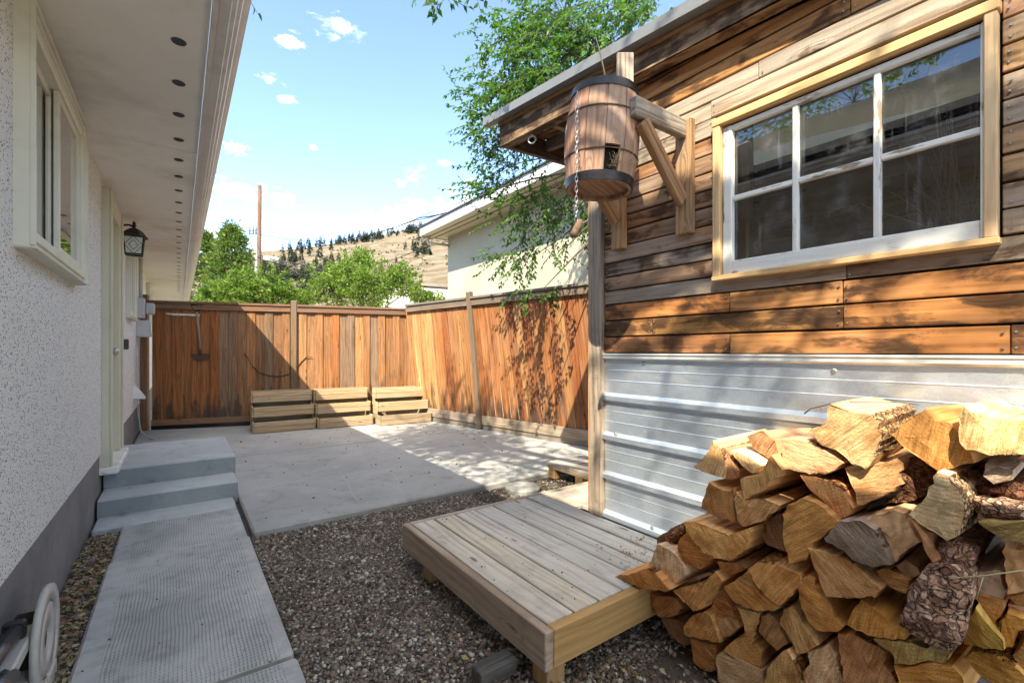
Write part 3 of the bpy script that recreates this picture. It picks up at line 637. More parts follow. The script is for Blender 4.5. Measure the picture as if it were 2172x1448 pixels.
# water stain patch of missing stucco pebbles
# ---- lantern
def lantern():
    L = thing('wall_lantern', 'black iron lantern with diamond leaded glass on the house wall', 'lantern', (-.35, 5.83, 2.3))
    cx, cy, z0, z1 = -.355, 5.83, 2.145, 2.315
    MB().lathe([(0, 0), (.045, 0), (.05, .01), (.035, .022), (0, .022)], (HX, cy, 2.40), 14, axis='x').tube([(HX+.015, cy, 2.40), (HX+.05, cy, 2.425), (HX+.085, cy, 2.43), (cx, cy, 2.415)], [.011, .01, .01, .009], 8).build('bracket', M_black, L)
    cap = MB()
    prof = [(.098, 2.305), (.103, 2.318), (.085, 2.335), (.068, 2.365), (.05, 2.385), (.032, 2.398), (.012, 2.408), (.012, 2.42), (.018, 2.43), (.01, 2.442), (.015, 2.452), (.005, 2.468), (0, 2.476)]
    cap.lathe([(r*1.1, h) for r, h in prof], (cx, cy, 0), 6, smooth=False).build('cap', M_black, L)
    fr = MB()
    for a in range(4):
        q = math.pi/4+a*math.pi/2; r0, r1 = .088, .108
        fr.tube([(cx+r0*math.cos(q), cy+r0*math.sin(q), z0), (cx+r1*math.cos(q), cy+r1*math.sin(q), z1)], .006, 6)
    def ring(r, z, t):
        for a in range(4):
            q, q2 = math.pi/4+a*math.pi/2, math.pi/4+(a+1)*math.pi/2
            fr.tube([(cx+r*math.cos(q), cy+r*math.sin(q), z), (cx+r*math.cos(q2), cy+r*math.sin(q2), z)], t, 6)
    ring(.088, z0, .008); ring(.108, z1, .007)
    for a in range(4):          # leaded diamond on each side
        q, q2 = math.pi/4+a*math.pi/2, math.pi/4+(a+1)*math.pi/2
        def pt(s, t):
            r = .088+.02*t+.001
            return Vector((cx+r*(math.cos(q)*(1-s)+math.cos(q2)*s), cy+r*(math.sin(q)*(1-s)+math.sin(q2)*s), z0+(z1-z0)*t))
        for A, B in (((.5, 0), (.0, .5)), ((0, .5), (.5, 1)), ((.5, 1), (1, .5)), ((1, .5), (.5, 0)), ((.5, .22), (.24, .5)), ((.24, .5), (.5, .78)), ((.5, .78), (.76, .5)), ((.76, .5), (.5, .22))):
            fr.tube([pt(*A), pt(*B)], .0026, 5)
    fr.build('cage', M_black, L)
    for a in range(4):
        q, q2 = math.pi/4+a*math.pi/2, math.pi/4+(a+1)*math.pi/2; r0, r1 = .084, .104
        MB().add([(cx+r0*math.cos(q), cy+r0*math.sin(q), z0), (cx+r0*math.cos(q2), cy+r0*math.sin(q2), z0), (cx+r1*math.cos(q2), cy+r1*math.sin(q2), z1), (cx+r1*math.cos(q), cy+r1*math.sin(q), z1)], [(0, 1, 2, 3)]).build('pane', M_lampglass, L)
lantern()
# ---- boxes on the wall
e = thing('electrical_box', 'grey electrical meter box, upper of two on the house wall', 'electrical box', (HX, 8.35, 1.7), 'grey boxes on the house wall')
MB().box((HX, 8.2, 1.66), (HX+.09, 8.42, 1.94), .008).build('body', M_greybox, e); MB().box((HX+.09, 8.215, 1.72), (HX+.2, 8.40, 1.88), .02).build('meter', M_greybox, e)
MB().tube([(HX+.04, 8.33, 1.94), (HX+.04, 8.33, 2.51)], .024, 10).build('conduit', M_greybox, e)
e = thing('electrical_box', 'grey junction box with drip cover, lower of two on the house wall', 'electrical box', (HX, 8.35, 1.5), 'grey boxes on the house wall')
MB().box((HX, 8.17, 1.40), (HX+.10, 8.41, 1.63), .008).build('body', M_greybox, e); MB().prism([(HX+.10, 1.40), (HX+.16, 1.41), (HX+.145, 1.63), (HX+.10, 1.64)], 'y', 8.18, 8.40).build('cover', M_greybox, e)
v = thing('dryer_vent', 'white dryer vent hood low on the house wall', 'vent hood', (HX, 7.7, .66))
MB().prism([(HX, .77), (HX+.015, .77), (HX+.12, .60), (HX+.12, .585), (HX, .60)], 'y', 7.62, 7.80).build('hood', M_whitepl, v)
MB().box((HX, 7.60, .57), (HX+.008, 7.82, .79)).build('flange', M_whitepl, v)
tag(MB().box((HX, 6.36, 1.22), (HX+.04, 6.44, 1.33), .006).build('wall_socket', M_rubber), 'small black socket cover on the stucco between door and fence', 'socket')
mb = MB().tube([(HX+.02, 7.9, 1.25), (HX+.025, 7.92, .9), (HX+.02, 7.95, .6), (HX+.03, 8.0, .35), (HX+.06, 8.02, .12), (HX+.14, 8.0, .03), (HX+.22, 7.8, .03)], .007, 6)
tag(mb.build('loose_cable', M_greybox), 'thin grey cable running down the house wall to the ground', 'cable')

# ---- hose reel at bottom left
hr = thing('hose_reel', 'beige plastic hose reel with black grips lying beside the house wall', 'hose reel', (-.36, 2.25, 0))
def disc(x, cy, cz, R):
    n = 48; t = .012; mb = MB()
    # ring with holes: outer rim, hub plate, spokes
    def annulus(r0, r1, x0, x1, a0=0, a1=2*math.pi):
        mb.lathe([(r0, x0), (r1, x0), (r1, x1), (r0, x1), (r0, x0)], (0, cy, cz), n if a1-a0 > 6 else 12, axis='x', a0=a0, a1=a1)
    annulus(R-.052, R, x-.009, x+.009); annulus(.05, .125, x-.006, x+.006)
    for a in (.35, 2.0, 2.8, 4.2, 5.3): annulus(.12, R-.03, x-.006, x+.006, a, a+.5)
    return mb
disc(-.388, 2.33, .165, .187).build('side_disc', M_beige, hr)
MB().lathe([(.105, -.465), (.105, -.398)], (0, 2.33, .165), 24, axis='x').build('drum', M_dark, hr)
for z, x, t in ((.235, -.435, .05), (.10, -.435, .055)):
    MB().box((x-.03, 1.5, z-t*.4), (x+.035, 2.28, z+t*.4), .006).build('rail', M_beige, hr)
MB().box((-.44, 2.05, -.02), (-.355, 2.22, .028), .006).build('foot', M_beige, hr); MB().box((-.43, 2.30, -.02), (-.372, 2.42, .05), .006).build('foot', M_beige, hr)
g = MB().tube([(-.445, 1.7, .285), (-.44, 2.0, .295), (-.435, 2.18, .285)], [.024, .022, .026], 10).box((-.465, 2.17, .255), (-.41, 2.2, .315), .006); g.build('grip', M_rubber, hr)
g = MB().tube([(-.425, 1.55, .22), (-.425, 1.9, .235), (-.42, 2.0, .22), (-.42, 2.04, .20)], [.04, .04, .035, .02], 12); g.build('strap', M_rubber, hr)
g = MB().tube([(-.41, 1.5, .10), (-.41, 1.9, .115), (-.405, 2.08, .10), (-.40, 2.12, .08)], [.045, .045, .04, .02], 12); g.build('strap', M_rubber, hr)

# ================================================================== BACK AND SIDE FENCE
def fence_pt(x): return Vector((x, 8.73-.292*x, 0))
BX0, BX1 = -.44, 3.42
bf = thing('back_fence', 'cedar board fence closing the far end of the patio, half in shadow', 'fence', fence_pt(1.5))
A, B = fence_pt(BX0), fence_pt(BX1); E = (B-A).normalized(); NB = Vector((E.y, -E.x, 0))           # towards the patio
LEN = (B-A).length; n = 31; w = (LEN-.12)/n
GREY, ORG, TAN = (.20, .13, .082), (.31, .115, .04), (.34, .165, .072)
POSTX = 2.07/4.03*LEN
for i in range(n):
    s = .12+w*(i+.5); c = A+E*s
    if i < 7: col = vary(ORG, .12)
    elif i < 14: col = vary(random.choice([GREY, (.27, .13, .06), (.30, .14, .06), (.25, .15, .09)]), .12)
    else: col = vary(random.choice([TAN, TAN, (.38, .145, .048), (.24, .155, .10), (.40, .205, .09), (.33, .15, .06)]), .12)
    off = NB*(-.004 if i % 2 else .012)
    plank('board', M_fence, bf, c+off+Vector((0, 0, .14)), c+off+E*random.uniform(-.001, .001)+Vector((0, 0, 1.90)), NB, w+.012 if i % 2 else w-.008, .018, col, .003, .001)
RAILC = (.20, .10, .055)
def rail(par, P, Q, z, h, t, off, mat, N, col, bev=.004):
    return plank('rail', mat, par, P+N*off+Vector((0, 0, z)), Q+N*off+Vector((0, 0, z)), N, h, t, vary(col, .15), bev)
mid = A+E*POSTX
rail(bf, A+E*.05, mid-E*.05, 1.885, .09, .035, .03, M_rail, NB, RAILC); rail(bf, mid+E*.05, B, 1.885, .09, .035, .03, M_rail, NB, RAILC)
for P, Q in ((A+E*.05, mid-E*.05), (mid+E*.05, B)):
    plank('cap_rail', M_rail, bf, P+Vector((0, 0, 1.948)), Q+Vector((0, 0, 1.948)), (0, 0, 1), .13, .034, vary((.2, .11, .07), .1))
rail(bf, A+E*.12, A+E*1.55, .125, .085, .035, .03, M_rail, NB, (.26, .12, .05)); rail(bf, A+E*1.55, B, .10, .14, .03, .028, M_rail, NB, (.24, .17, .11))
plank('kick_board', M_rail, bf, A+E*.1+NB*-.02+Vector((0, 0, .04)), A+E*1.55+NB*-.02+Vector((0, 0, .04)), NB, .1, .02, (.03, .025, .02, 0))
for s, ht, col in ((.03, 2.05, (.22, .10, .045)), (POSTX, 2.03, (.20, .125, .075)), (LEN+.03, 2.0, (.18, .12, .075))):
    c = A+E*s+NB*.012
    plank('post', M_rail, bf, c+Vector((0, 0, -.05)), c+Vector((0, 0, ht)), NB, .09, .09, vary(col, .05), .006)
# side fence, leaning over the patio
def side_pt(y): return Vector((3.75-.19*(y-5.98), y, 0))
sf = thing('side_fence', 'orange streaked cedar fence leaning along the right of the patio', 'fence', side_pt(5.5))
LEAN = Vector((-.2, 0, 0))/1.95
def up_(P, z): return P+Vector((0, 0, z))+LEAN*z
SA, SB = side_pt(7.66), side_pt(-1.5); ES = (SB-SA).normalized(); NS = Vector((ES.y, -ES.x, 0)); NSl = (NS+Vector((0, 0, -NS.dot(LEAN)))).normalized()
SL = (SB-SA).length; n = int(SL/.142)
for i in range(n):
    c = SA+ES*(.1421*(i+.5)); k = random.uniform(-.012, .012)
    fan = ES*(.0 if i < 12 else min(.02*(i-11), .10))
    col = vary(random.choice([(.34, .135, .048), (.31, .11, .04), (.36, .175, .072), (.26, .09, .034)] if i > 4 else [(.5, .28, .12), (.46, .24, .1)]), .13)
    plank('board', M_fence_red, sf, up_(c, .20)+fan*1.0+ES*k, up_(c, 1.93), NSl, .1425-.005, .018, col, .003, .001)
sp = [SA, side_pt(5.98), side_pt(3.6), side_pt(1.2), SB]
for P, Q in zip(sp, sp[1:]):
    P2, Q2 = P+ES*.05, Q-ES*.05
    plank('rail', M_rail, sf, up_(P2, 1.93)+NSl*.03, up_(Q2, 1.93)+NSl*.03, NSl, .09, .035, vary((.22, .17, .13), .15))
    plank('cap_rail', M_rail, sf, up_(P2, 1.994), up_(Q2, 1.994), (0, 0, 1), .13, .034, vary((.20, .165, .135), .15))
    plank('kick_board', M_rail, sf, P2+NS*.035+Vector((0, 0, .165)), Q2+NS*.035+Vector((0, 0, .165)), NS, .135, .035, vary((.30, .245, .19), .1))
    plank('kick_board', M_rail, sf, P2+NS*.02+Vector((0, 0, .05)), Q2+NS*.02+Vector((0, 0, .05)), NS, .095, .03, vary((.22, .19, .16), .1))
for P in sp[1:]:
    plank('post', M_rail, sf, up_(P, -.02)+NSl*.03, up_(P, 2.09)+NSl*.015, NSl, .09, .07, vary((.19, .135, .085), .1), .005)

# half-moon edger on the fence, rack, cable
def on_back(px, py, off=.04):
    u = (px-1086)/FPX; dx, dy = u*SC+SS, SC-u*SS; d = 8.73/(dy+.292*dx); p = at(px, py, d=d); return p+NB*off
ed = thing('lawn_edger', 'half-moon lawn edger with wooden shaft hanging on the back fence', 'edger', on_back(420, 700))
P0, P1 = on_back(419, 662), on_back(427, 745)
MB().tube([P0, P1], [.015, .017], 10).build('shaft', M_bark_stick, ed, frame(P0, P1-P0, NB), color=(.26, .21, .17, 0))
c = on_back(419, 652); hd = MB().tube([c+E*-.075+Vector((0, 0, .035)), c+E*.075+Vector((0, 0, .035))], .014, 8)
hd.tube([c+E*-.075+Vector((0, 0, .035)), c+E*-.055+Vector((0, 0, -.02)), c+Vector((0, 0, -.07))], .010, 8).tube([c+E*.075+Vector((0, 0, .035)), c+E*.055+Vector((0, 0, -.02)), c+Vector((0, 0, -.07))], .010, 8); hd.build('handle', M_rubber, ed)
c = on_back(427, 750); pts = [c+E*(.125*math.cos(a))+Vector((0, 0, .125*math.sin(a)*.85)) for a in np.linspace(math.pi, 2*math.pi, 15)]
bl = MB(); bl.add([p+NB*.002 for p in pts]+[p-NB*.002 for p in pts], [tuple(range(15)), tuple(range(29, 14, -1))]+[(i, i+15, (i+1) % 15+15, (i+1) % 15) for i in range(15)])
bl.tube([c+Vector((0, 0, .07)), c+Vector((0, 0, -.02))], [.02, .014], 8); bl.build('blade', M_rust, ed)
rk = thing('hook_rack', 'white tool hook strip screwed to the back fence boards', 'hook rack', on_back(390, 667, .012))
P0, P1 = on_back(353, 666, .016), on_back(424, 669, .016)
plank('strip', M_sash, rk, P0, P1, NB, .03, .016, (.7, .7, .68, 1))
for k in (.1, .37, .65, .9):
    q = P0.lerp(P1, k)+NB*.01
    MB().tube([q+Vector((0, 0, .01)), q+NB*.02+Vector((0, 0, -.012)), q+NB*.04+Vector((0, 0, -.008)), q+NB*.045+Vector((0, 0, .012))], .006, 6).build('hook', M_whitepl, rk)
cb = MB(); pts = [(519, 748), (527, 760), (537, 778), (552, 791), (572, 797), (592, 799), (612, 794), (628, 783), (640, 768), (650, 758), (662, 757)]
P = [on_back(px, py, .025) for px, py in pts]; cb.tube(P, .005, 6).tube([p+Vector((0, 0, .012))+NB*.008 for p in P[2:-1]], .004, 6)
tag(cb.build('hanging_cable', M_rust), 'dark cable looped loosely across the back fence above the planters', 'cable')

# ================================================================== TIERED PLANTERS
def planter(x0, x1, yf, depth, rot, label):
    t = thing('tiered_planter', label, 'planter', (x0, yf, .02), 'stepped wooden planters along the back fence')
    R = Matrix.Translation((x0, yf, .02)) @ Matrix.Rotation(rot, 4, 'Z'); WL = x1-x0
    def Q(x, y, z): return R @ Vector((x, y, z))
    NY = R.to_3x3() @ Vector((0, -1, 0)); NX = R.to_3x3() @ Vector((1, 0, 0))
    tiers = [(0, .165, 0.0, .03), (depth*.30, .37, .205, 0.0), (depth*.62, .58, .405, .03)]
    for k, (yo, ztop, zbot, inset) in enumerate(tiers):
        nb = 2; h = (ztop-zbot-.01)/nb
        lo = zbot
        for j in range(nb):
            col = vary((.50, .36, .215) if k else (.40, .30, .195), .13); zc = lo+h*(j+.5)
            plank('board', M_box, t, Q(.012, yo, zc), Q(WL-.012, yo, zc), NY, h-.005, .02, col)
            for xs in (.0, WL):
                plank('board', M_box, t, Q(xs, yo+.012, zc), Q(xs, depth, zc), NX, h-.005, .02, vary(col[:3], .1))
        if k: plank('board', M_box, t, Q(.0, yo+.05, zbot-.02), Q(.0, depth, zbot-.02), NX, .05, .018, vary((.40, .31, .19), .1)); plank('board', M_box, t, Q(WL, yo+.05, zbot-.02), Q(WL, depth, zbot-.02), NX, .05, .018, vary((.40, .31, .19), .1))
        ye = tiers[k+1][0] if k < 2 else depth-.02
        mb = MB(); g = 8
        vs = [Q(.015+(WL-.03)*i/g, yo+.012+(ye-yo-.022)*j/3, ztop-.035+.012*mnoise.noise((i*1.3, j*1.7, k+x0))) for i in range(g+1) for j in range(4)]
        mb.add(vs, [(i*4+j, (i+1)*4+j, (i+1)*4+j+1, i*4+j+1) for i in range(g) for j in range(3)]); mb.build('soil', M_soil, t)
    plank('board', M_box, t, Q(.01, depth, .3), Q(WL-.01, depth, .3), NY, .55, .02, vary((.36, .28, .17), .1))
planter(.87, 1.70, 7.55, .55, math.radians(-3), 'tiered pine planter in the house shadow, nearest the gate end')
planter(1.73, 2.56, 7.44, .50, math.radians(-3), 'tiered pine planter crossed by the shadow edge, between the other two')
planter(2.60, 3.46, 7.17, .46, math.radians(-4), 'sunlit tiered pine planter in the fence corner')

# ================================================================== DECKS
DZ = .22
dk = thing('low_deck', 'low grey wooden deck platform in front of the shed', 'deck', (1.5, 1.85, 0))
DX0, DX1, DY0, DY1 = 1.035, 2.03, 1.235, 2.50
DC = [(.52, .46, .39), (.56, .48, .38), (.50, .46, .42), (.47, .45, .43), (.45, .435, .42), (.47, .45, .43), (.45, .43, .415)]
bw = (DX1-DX0-.04)/7
for i in range(7):
    x = DX0+.04+bw*(i+.5)
    plank('board', M_deck, dk, (x, DY0+.043, DZ-.014), (x, DY1-.043, DZ-.014+random.uniform(-.002, .002)), (0, 0, 1), bw-.010, .028, vary(DC[i], .05), .004, .001)
RIMC = (.40, .27, .16)
plank('rim_board', M_deck, dk, (DX0+.018, DY0+.0, DZ-.07), (DX0+.018, DY1, DZ-.07), (-1, 0, 0), .14, .038, (.36, .27, .20, 0), .004)
plank('rim_board', M_pine, dk, (DX0+.039, DY0+.019, DZ-.07), (DX1, DY0+.019, DZ-.07), (0, -1, 0), .14, .038, (.42, .25, .10, 0), .004)
plank('rim_board', M_deck, dk, (DX0+.039, DY1-.019, DZ-.07), (3.0, DY1-.019, DZ-.07), (0, 1, 0), .14, .038, (.38, .32, .26, 0), .004)
for x, y in ((DX0+.09, DY0+.09), (DX0+.09, DY1-.22), (DX1-.15, DY0+.09), (DX1-.15, DY1-.2)):
    plank('leg', M_pine, dk, (x, y, -.06), (x, y, DZ-.035), (0, -1, 0), .088, .088, vary((.36, .22, .1), .1), .004)
for x in (1.35, 1.7):
    plank('joist', M_deck, dk, (x, DY0+.04, DZ-.075), (x, DY1-.04, DZ-.075), (1, 0, 0), .085, .038, (.3, .2, .11, 0))
d2 = thing('entry_deck', 'smaller deck platform with crosswise boards around the shed corner', 'deck', (2.5, 2.25, 0))
plank('edge_board', M_deck, d2, (2.065, DY0+.9, DZ-.012), (2.065, DY1-.04, DZ-.012), (0, 0, 1), .062, .03, (.44, .36, .26, 0), .006)
for i in range(3):
    y = 2.03+.143*(i+.5); plank('board', M_deck, d2, (2.10, y, DZ-.016), (3.0, y, DZ-.016), (0, 0, 1), .137, .028, vary((.45, .40, .35), .06), .004, .001)
plank('joist', M_deck, d2, (2.5, 2.03, DZ-.075), (2.5, 2.45, DZ-.075), (1, 0, 0), .085, .038, (.3, .2, .11, 0)); plank('leg', M_pine, d2, (2.95, 2.42, -.05), (2.95, 2.42, DZ-.035), (0, -1, 0), .08, .08, (.36, .22, .1, 0))
pl = thing('pallet_platform', 'small weathered pallet on blocks at the patio edge', 'pallet', (3.3, 3.0, 0))
for i in range(6):
    y = 2.62+.135*(i+.5); plank('board', M_deck, pl, (2.90, y, .125), (3.82, y, .125), (0, 0, 1), .128, .022, vary((.46, .42, .37), .08), .003, .001)
for x in (2.93, 3.35, 3.78):
    plank('joist', M_deck, pl, (x, 2.62, .095), (x, 3.43, .095), (0, 0, 1), .07, .036, vary((.34, .26, .17), .1))
    for y in (2.68, 3.0, 3.37): plank('block', M_pine, pl, (x, y-.045, .03), (x, y+.045, .03), (0, 0, 1), .07, .09, vary((.36, .22, .1), .1))

# ================================================================== SHED
WXs = 2.04
shed = thing('shed', 'shed clad in burnt reclaimed boards over galvanised sheet', 'shed', (WXs, .5, 0))
YF, YN = 2.0, -1.6
WY0, WY1, WZ0, WZ1 = .27, 1.20, 1.548, 2.28
SLOPE = .098
def eave_z(y): return 2.587-SLOPE*(2.6-y)
wall_mb(WXs+.03, WXs+.09, YN, YF-.02, .0, 2.75, [(WY0+.03, WY1-.03, WZ0+.03, WZ1-.03)]).build('inner_wall', M_dark, shed)
M_inside = wood('shed_inner_boards', ring=20, contrast=.8, knots=.6, weather=.3, wcol=(.10, .08, .065), bump=.5)
zz = .1
while zz < 2.6:
    plank('inner_board', M_inside, shed, (3.86, YN, zz+.07), (3.86, YF-.06, zz+.07), (-1, 0, 0), .138, .02, vary((.15, .10, .07), .2)); zz += .142
MB().box((WXs+.09, YF-.06, 0), (3.9, YF-.02, 2.75)).box((3.9, YN, 0), (3.94, YF-.02, 2.75)).box((WXs+.09, YN, 0), (3.9, YN+.04, 2.75)).box((WXs+.09, YN+.04, .02), (3.9, YF-.06, .06)).build('end_wall', M_dark, shed)
plank('stud', M_pine, shed, (WXs+.11, 1.13, 1.4), (WXs+.11, 1.13, 2.5), (-1, 0, 0), .09, .04, (.42, .26, .12, 0))
def ywall(px): return at(px, 745, x=WXs).y
rows = [1.188, 1.283, 1.378, 1.471, 1.552]
while rows[-1] < 2.75: rows.append(rows[-1]+random.uniform(.078, .088))
HONEY, GREYB, CHAR = (.37, .165, .058), (.30, .23, .165), (.24, .125, .055)
splits = {0: [1546, 2143], 1: [1382, 1788], 2: [1546, 1786], 3: [1795]}
rowcol = {0: [((.36, .15, .055), .55), (HONEY, .46), (HONEY, .58)], 1: [((.30, .15, .055), .62), ((.34, .18, .065), .56), ((.36, .16, .055), .54)], 2: [((.40, .17, .06), .52), ((.37, .17, .06), .48), ((.375, .165, .058), .54)], 3: [((.25, .19, .14), .40), ((.19, .125, .085), .48)]}
ENDS = []
def siding(y0, y1, z0, z1, mat, col, al, edge=None):
    if y1-y0 < .02: return
    c = vary(col, .10, min(1, max(0, al+random.uniform(-.06, .06))))
    t = random.uniform(.020, .027); zc = (z0+z1)/2; h = z1-z0-.008; ENDS.append((y0, y1, zc))
    tp = None
    if edge is not None: tp = edge
    # grain along Y of the world; local X must run along y
    return plank('siding_board', mat, shed, (WXs+.028-t/2, y0+.0015, zc), (WXs+.028-t/2, y1-.0015, zc+random.uniform(-.001, .001)), (-1, 0, 0), h, t, c, .0025, .0008)
for r in range(len(rows)-1):
    z0, z1 = rows[r], rows[r+1]; zm = (z0+z1)/2
    spans = [(YN, YF-.1)]
    if z1 > WZ0+.01 and z0 < WZ1-.01: spans = [(YN, WY0), (WY1, YF-.1)]
    if r == 4: z0 += 0
    for si, (a, b_) in enumerate(spans):
        if r in splits:
            cuts = [b_]+[ywall(p) for p in splits[r]]+[a]
            for k in range(len(cuts)-1):
                col, al = rowcol[r][min(k, len(rowcol[r])-1)]
                siding(cuts[k+1], cuts[k], z0, z1, M_siding if r < 3 else M_barn, col, al)
        else:
            y = b_
            while y > a+.001:
                L = random.uniform(.55, 1.25); y2 = max(a, y-L)
                if y2-a < .2: y2 = a
                ty = (y+y2)/2
                if si == 0 and len(spans) == 2:       # right of the window
                    col, al = random.choice([((.40, .20, .09), .42), ((.44, .27, .14), .38), ((.34, .23, .15), .40), ((.42, .17, .06), .46)])
                elif z0 > 2.44: col, al = random.choice([((.38, .19, .08), .56), ((.44, .21, .075), .47), ((.42, .20, .075), .44)])
                elif z0 > 2.2: col, al = random.choice([((.42, .34, .25), .32), ((.44, .35, .26), .30), ((.38, .30, .22), .36)])
                else:
                    col, al = random.choice([((.25, .15, .09), .42), ((.28, .175, .11), .38), ((.25, .125, .07), .44), ((.42, .15, .05), .44), ((.19, .13, .095), .46), ((.32, .165, .085), .44)])
                siding(y2, y, z0, z1, M_barn if (zm < 2.44) else M_siding, col, al)
                y = y2
# screws
scr = MB()
for y0, y1, zc in ENDS:
    if zc > 1.56:
        for y in (y0+.018, y1-.018):
            for dz in (.018, -.018):
                if random.random() < .75: scr.lathe([(0, 0), (.003, .0), (.0036, .002), (.0036, .006)], (WXs-.0012, y+random.uniform(-.004, .004), zc+dz+random.uniform(-.006, .006)), 7, axis='x', smooth=False)
for r in range(4):
    for px in splits[r]:
        y = ywall(px)
        for dy in (-.014, .014):
            for dz in (.02, -.02):
                zc = (rows[r]+rows[r+1])/2+dz*1.2; scr.lathe([(0, 0), (.0035, .0), (.0042, .002), (.0042, .004)], (WXs-.0015, y+dy+random.uniform(-.003, .003), zc), 8, axis='x', smooth=False)
scr.build('screws', M_steel, shed, kind='stuff')
# corner post and edge board
plank('corner_post', M_post, shed, (WXs+.002, YF-.048, DZ-.0), (WXs+.002, YF-.048, 2.655), (-1, 0, 0), .10, .05, (.29, .235, .185, 0), .004)
plank('corner_board', M_fence_red, shed, (WXs+.035, YF+.012, DZ), (WXs+.035, YF+.012, 2.62), (0, 1, 0), .09, .018, (.36, .17, .07, 0), .003)
# galvanised sheet: swept profile
prof = []; z = 0.05
def wall_prof():
    pts = [(0, .05)]
    majors = [.245, .475, .705, .935]
    zc = .05
    for m in majors:
        for q in ((m-.145), (m-.085)):
            if q > zc: pts.extend([(0, q-.004), (.0017, q-.001), (.0017, q+.001), (0, q+.004)])
        pts.extend([(0, m-.030), (.024, m-.018), (.024, m+.006), (0, m+.024)]); zc = m
    for q in (1.03, 1.09): pts.extend([(0, q-.004), (.0017, q-.001), (.0017, q+.001), (0, q+.004)])
    pts.append((0, 1.165)); return pts
pp = wall_prof(); ny = 90; vs = []; fs = []
for j in range(ny+1):
    y = YN+(YF-.1-YN)*j/ny
    for k, (dx, z) in enumerate(pp): vs.append((WXs+.012-dx+.005*mnoise.noise((y*2.6, z*4, 1))+.002*mnoise.noise((y*7, z*9, 4)), y, z))
K = len(pp)
for j in range(ny):
    for k in range(K-1): fs.append((j*K+k, j*K+k+1, (j+1)*K+k+1, (j+1)*K+k))
MB().add(vs, fs).build('metal_sheet', M_galv, shed)
MB().prism([(WXs+.02, 1.188), (WXs-.012, 1.188), (WXs-.014, 1.180), (WXs-.008, 1.176), (WXs-.010, 1.160), (WXs-.004, 1.152), (WXs+.008, 1.150)], 'y', YN, YF-.1).build('flashing', plain('white_flashing', (.66, .68, .68), .35, .5, .08, 12, .05, .5, .4, (.3, .26, .22)), shed)
sc2 = MB()
for y, z in ((.72, 1.125), (1.62, 1.135), (1.55, .268), (.95, .505), (1.8, .73), (.4, .96)): sc2.lathe([(0, -.008), (.006, -.008), (.007, -.004), (.011, -.002), (.011, 0)], (WXs+.012-(.02 if z < 1 else .0), y, z), 8, axis='x', smooth=False)
sc2.build('screws', M_steel, shed, kind='stuff')
# window
win = MB()
tr = [((WXs-.016, WY1-.0225), 'v'), ((WXs-.016, WY0+.0225), 'v')]
wfr = plank('window', M_pine, shed, (WXs-.008, WY1-.02, WZ0), (WXs-.008, WY1-.02, WZ1-.043), (-1, 0, 0), .036, .042, (.64, .43, .23, 0), .003)
def wp(name, mat, A, B, w, t, col, x, bev=.003): return plank(name, mat, wfr, (x, *A), (x, *B), (-1, 0, 0), w, t, col, bev)
wp('trim', M_pine, (WY0+.020, WZ0), (WY0+.020, WZ1-.043), .030, .042, (.66, .46, .27, 0), WXs-.008)
wp('trim', M_pine, (WY0, WZ1-.025), (WY1, WZ1-.025), .036, .046, (.64, .42, .20, 0), WXs-.010)
wp('trim', M_pine, (WY0, WZ0-.011), (WY1, WZ0-.011), .022, .05, (.60, .40, .20, 0), WXs-.010)
SXw = WXs+.012
sy0, sy1, sz0, sz1 = WY0+.037, WY1-.041, WZ0+.002, WZ1-.053
WHT = (.72, .71, .67, 1)
yL, yR = ywall(1553), ywall(2080)
wp('stile', M_sash, ((sy1+yL)/2, sz0), ((sy1+yL)/2, sz1), sy1-yL, .036, WHT, SXw); wp('stile', M_sash, ((sy0+yR)/2, sz0), ((sy0+yR)/2, sz1), yR-sy0, .036, WHT, SXw)
wp('bottom_rail', M_sash, (yR, sz0+.031), (yL, sz0+.031), .06, .036, WHT, SXw+.001); wp('top_rail', M_sash, (yR, sz1-.012), (yL, sz1-.012), .022, .036, WHT, SXw+.001)
m1, m2 = (ywall(1679)+ywall(1693))/2, (ywall(1852)+ywall(1867))/2
for y in (m1, m2): wp('muntin', M_sash, (y, sz0+.061), (y, sz1-.023), .021, .030, WHT, SXw+.002)
zmid = 1.895
for a, b_ in ((yR, m2-.0105), (m2+.0105, m1-.0105), (m1+.0105, yL)): wp('muntin', M_sash, (a, zmid), (b_, zmid), .021, .028, WHT, SXw+.003)
for a, b_ in ((yR, m2-.010), (m2+.010, m1-.010), (m1+.010, yL)):
    for c_, d_ in ((sz0+.06, zmid-.0105), (zmid+.0105, sz1-.022)):
        MB().box((SXw+.008, a, c_), (SXw+.012, b_, d_)).build('pane', M_glass, wfr)
# dry plant stems leaning inside the window
ds = MB(); rs = random.Random(5)
for k in range(26):
    y0 = .40+rs.uniform(-.08, .06); p = Vector((2.13+rs.uniform(0, .06), y0, 1.6)); pts = [p]
    dy, dz = rs.gauss(.03, .10), rs.uniform(.1, .45)
    for q in range(4): p = p+Vector((rs.gauss(0, .01), dy/4+rs.gauss(0, .012), dz/4)); pts.append(p)
    ds.tube(pts, .0011, 4)
tag(ds.build('dried_stems', M_straw), 'pale dried plant stems standing inside the shed window corner', 'dried plant')
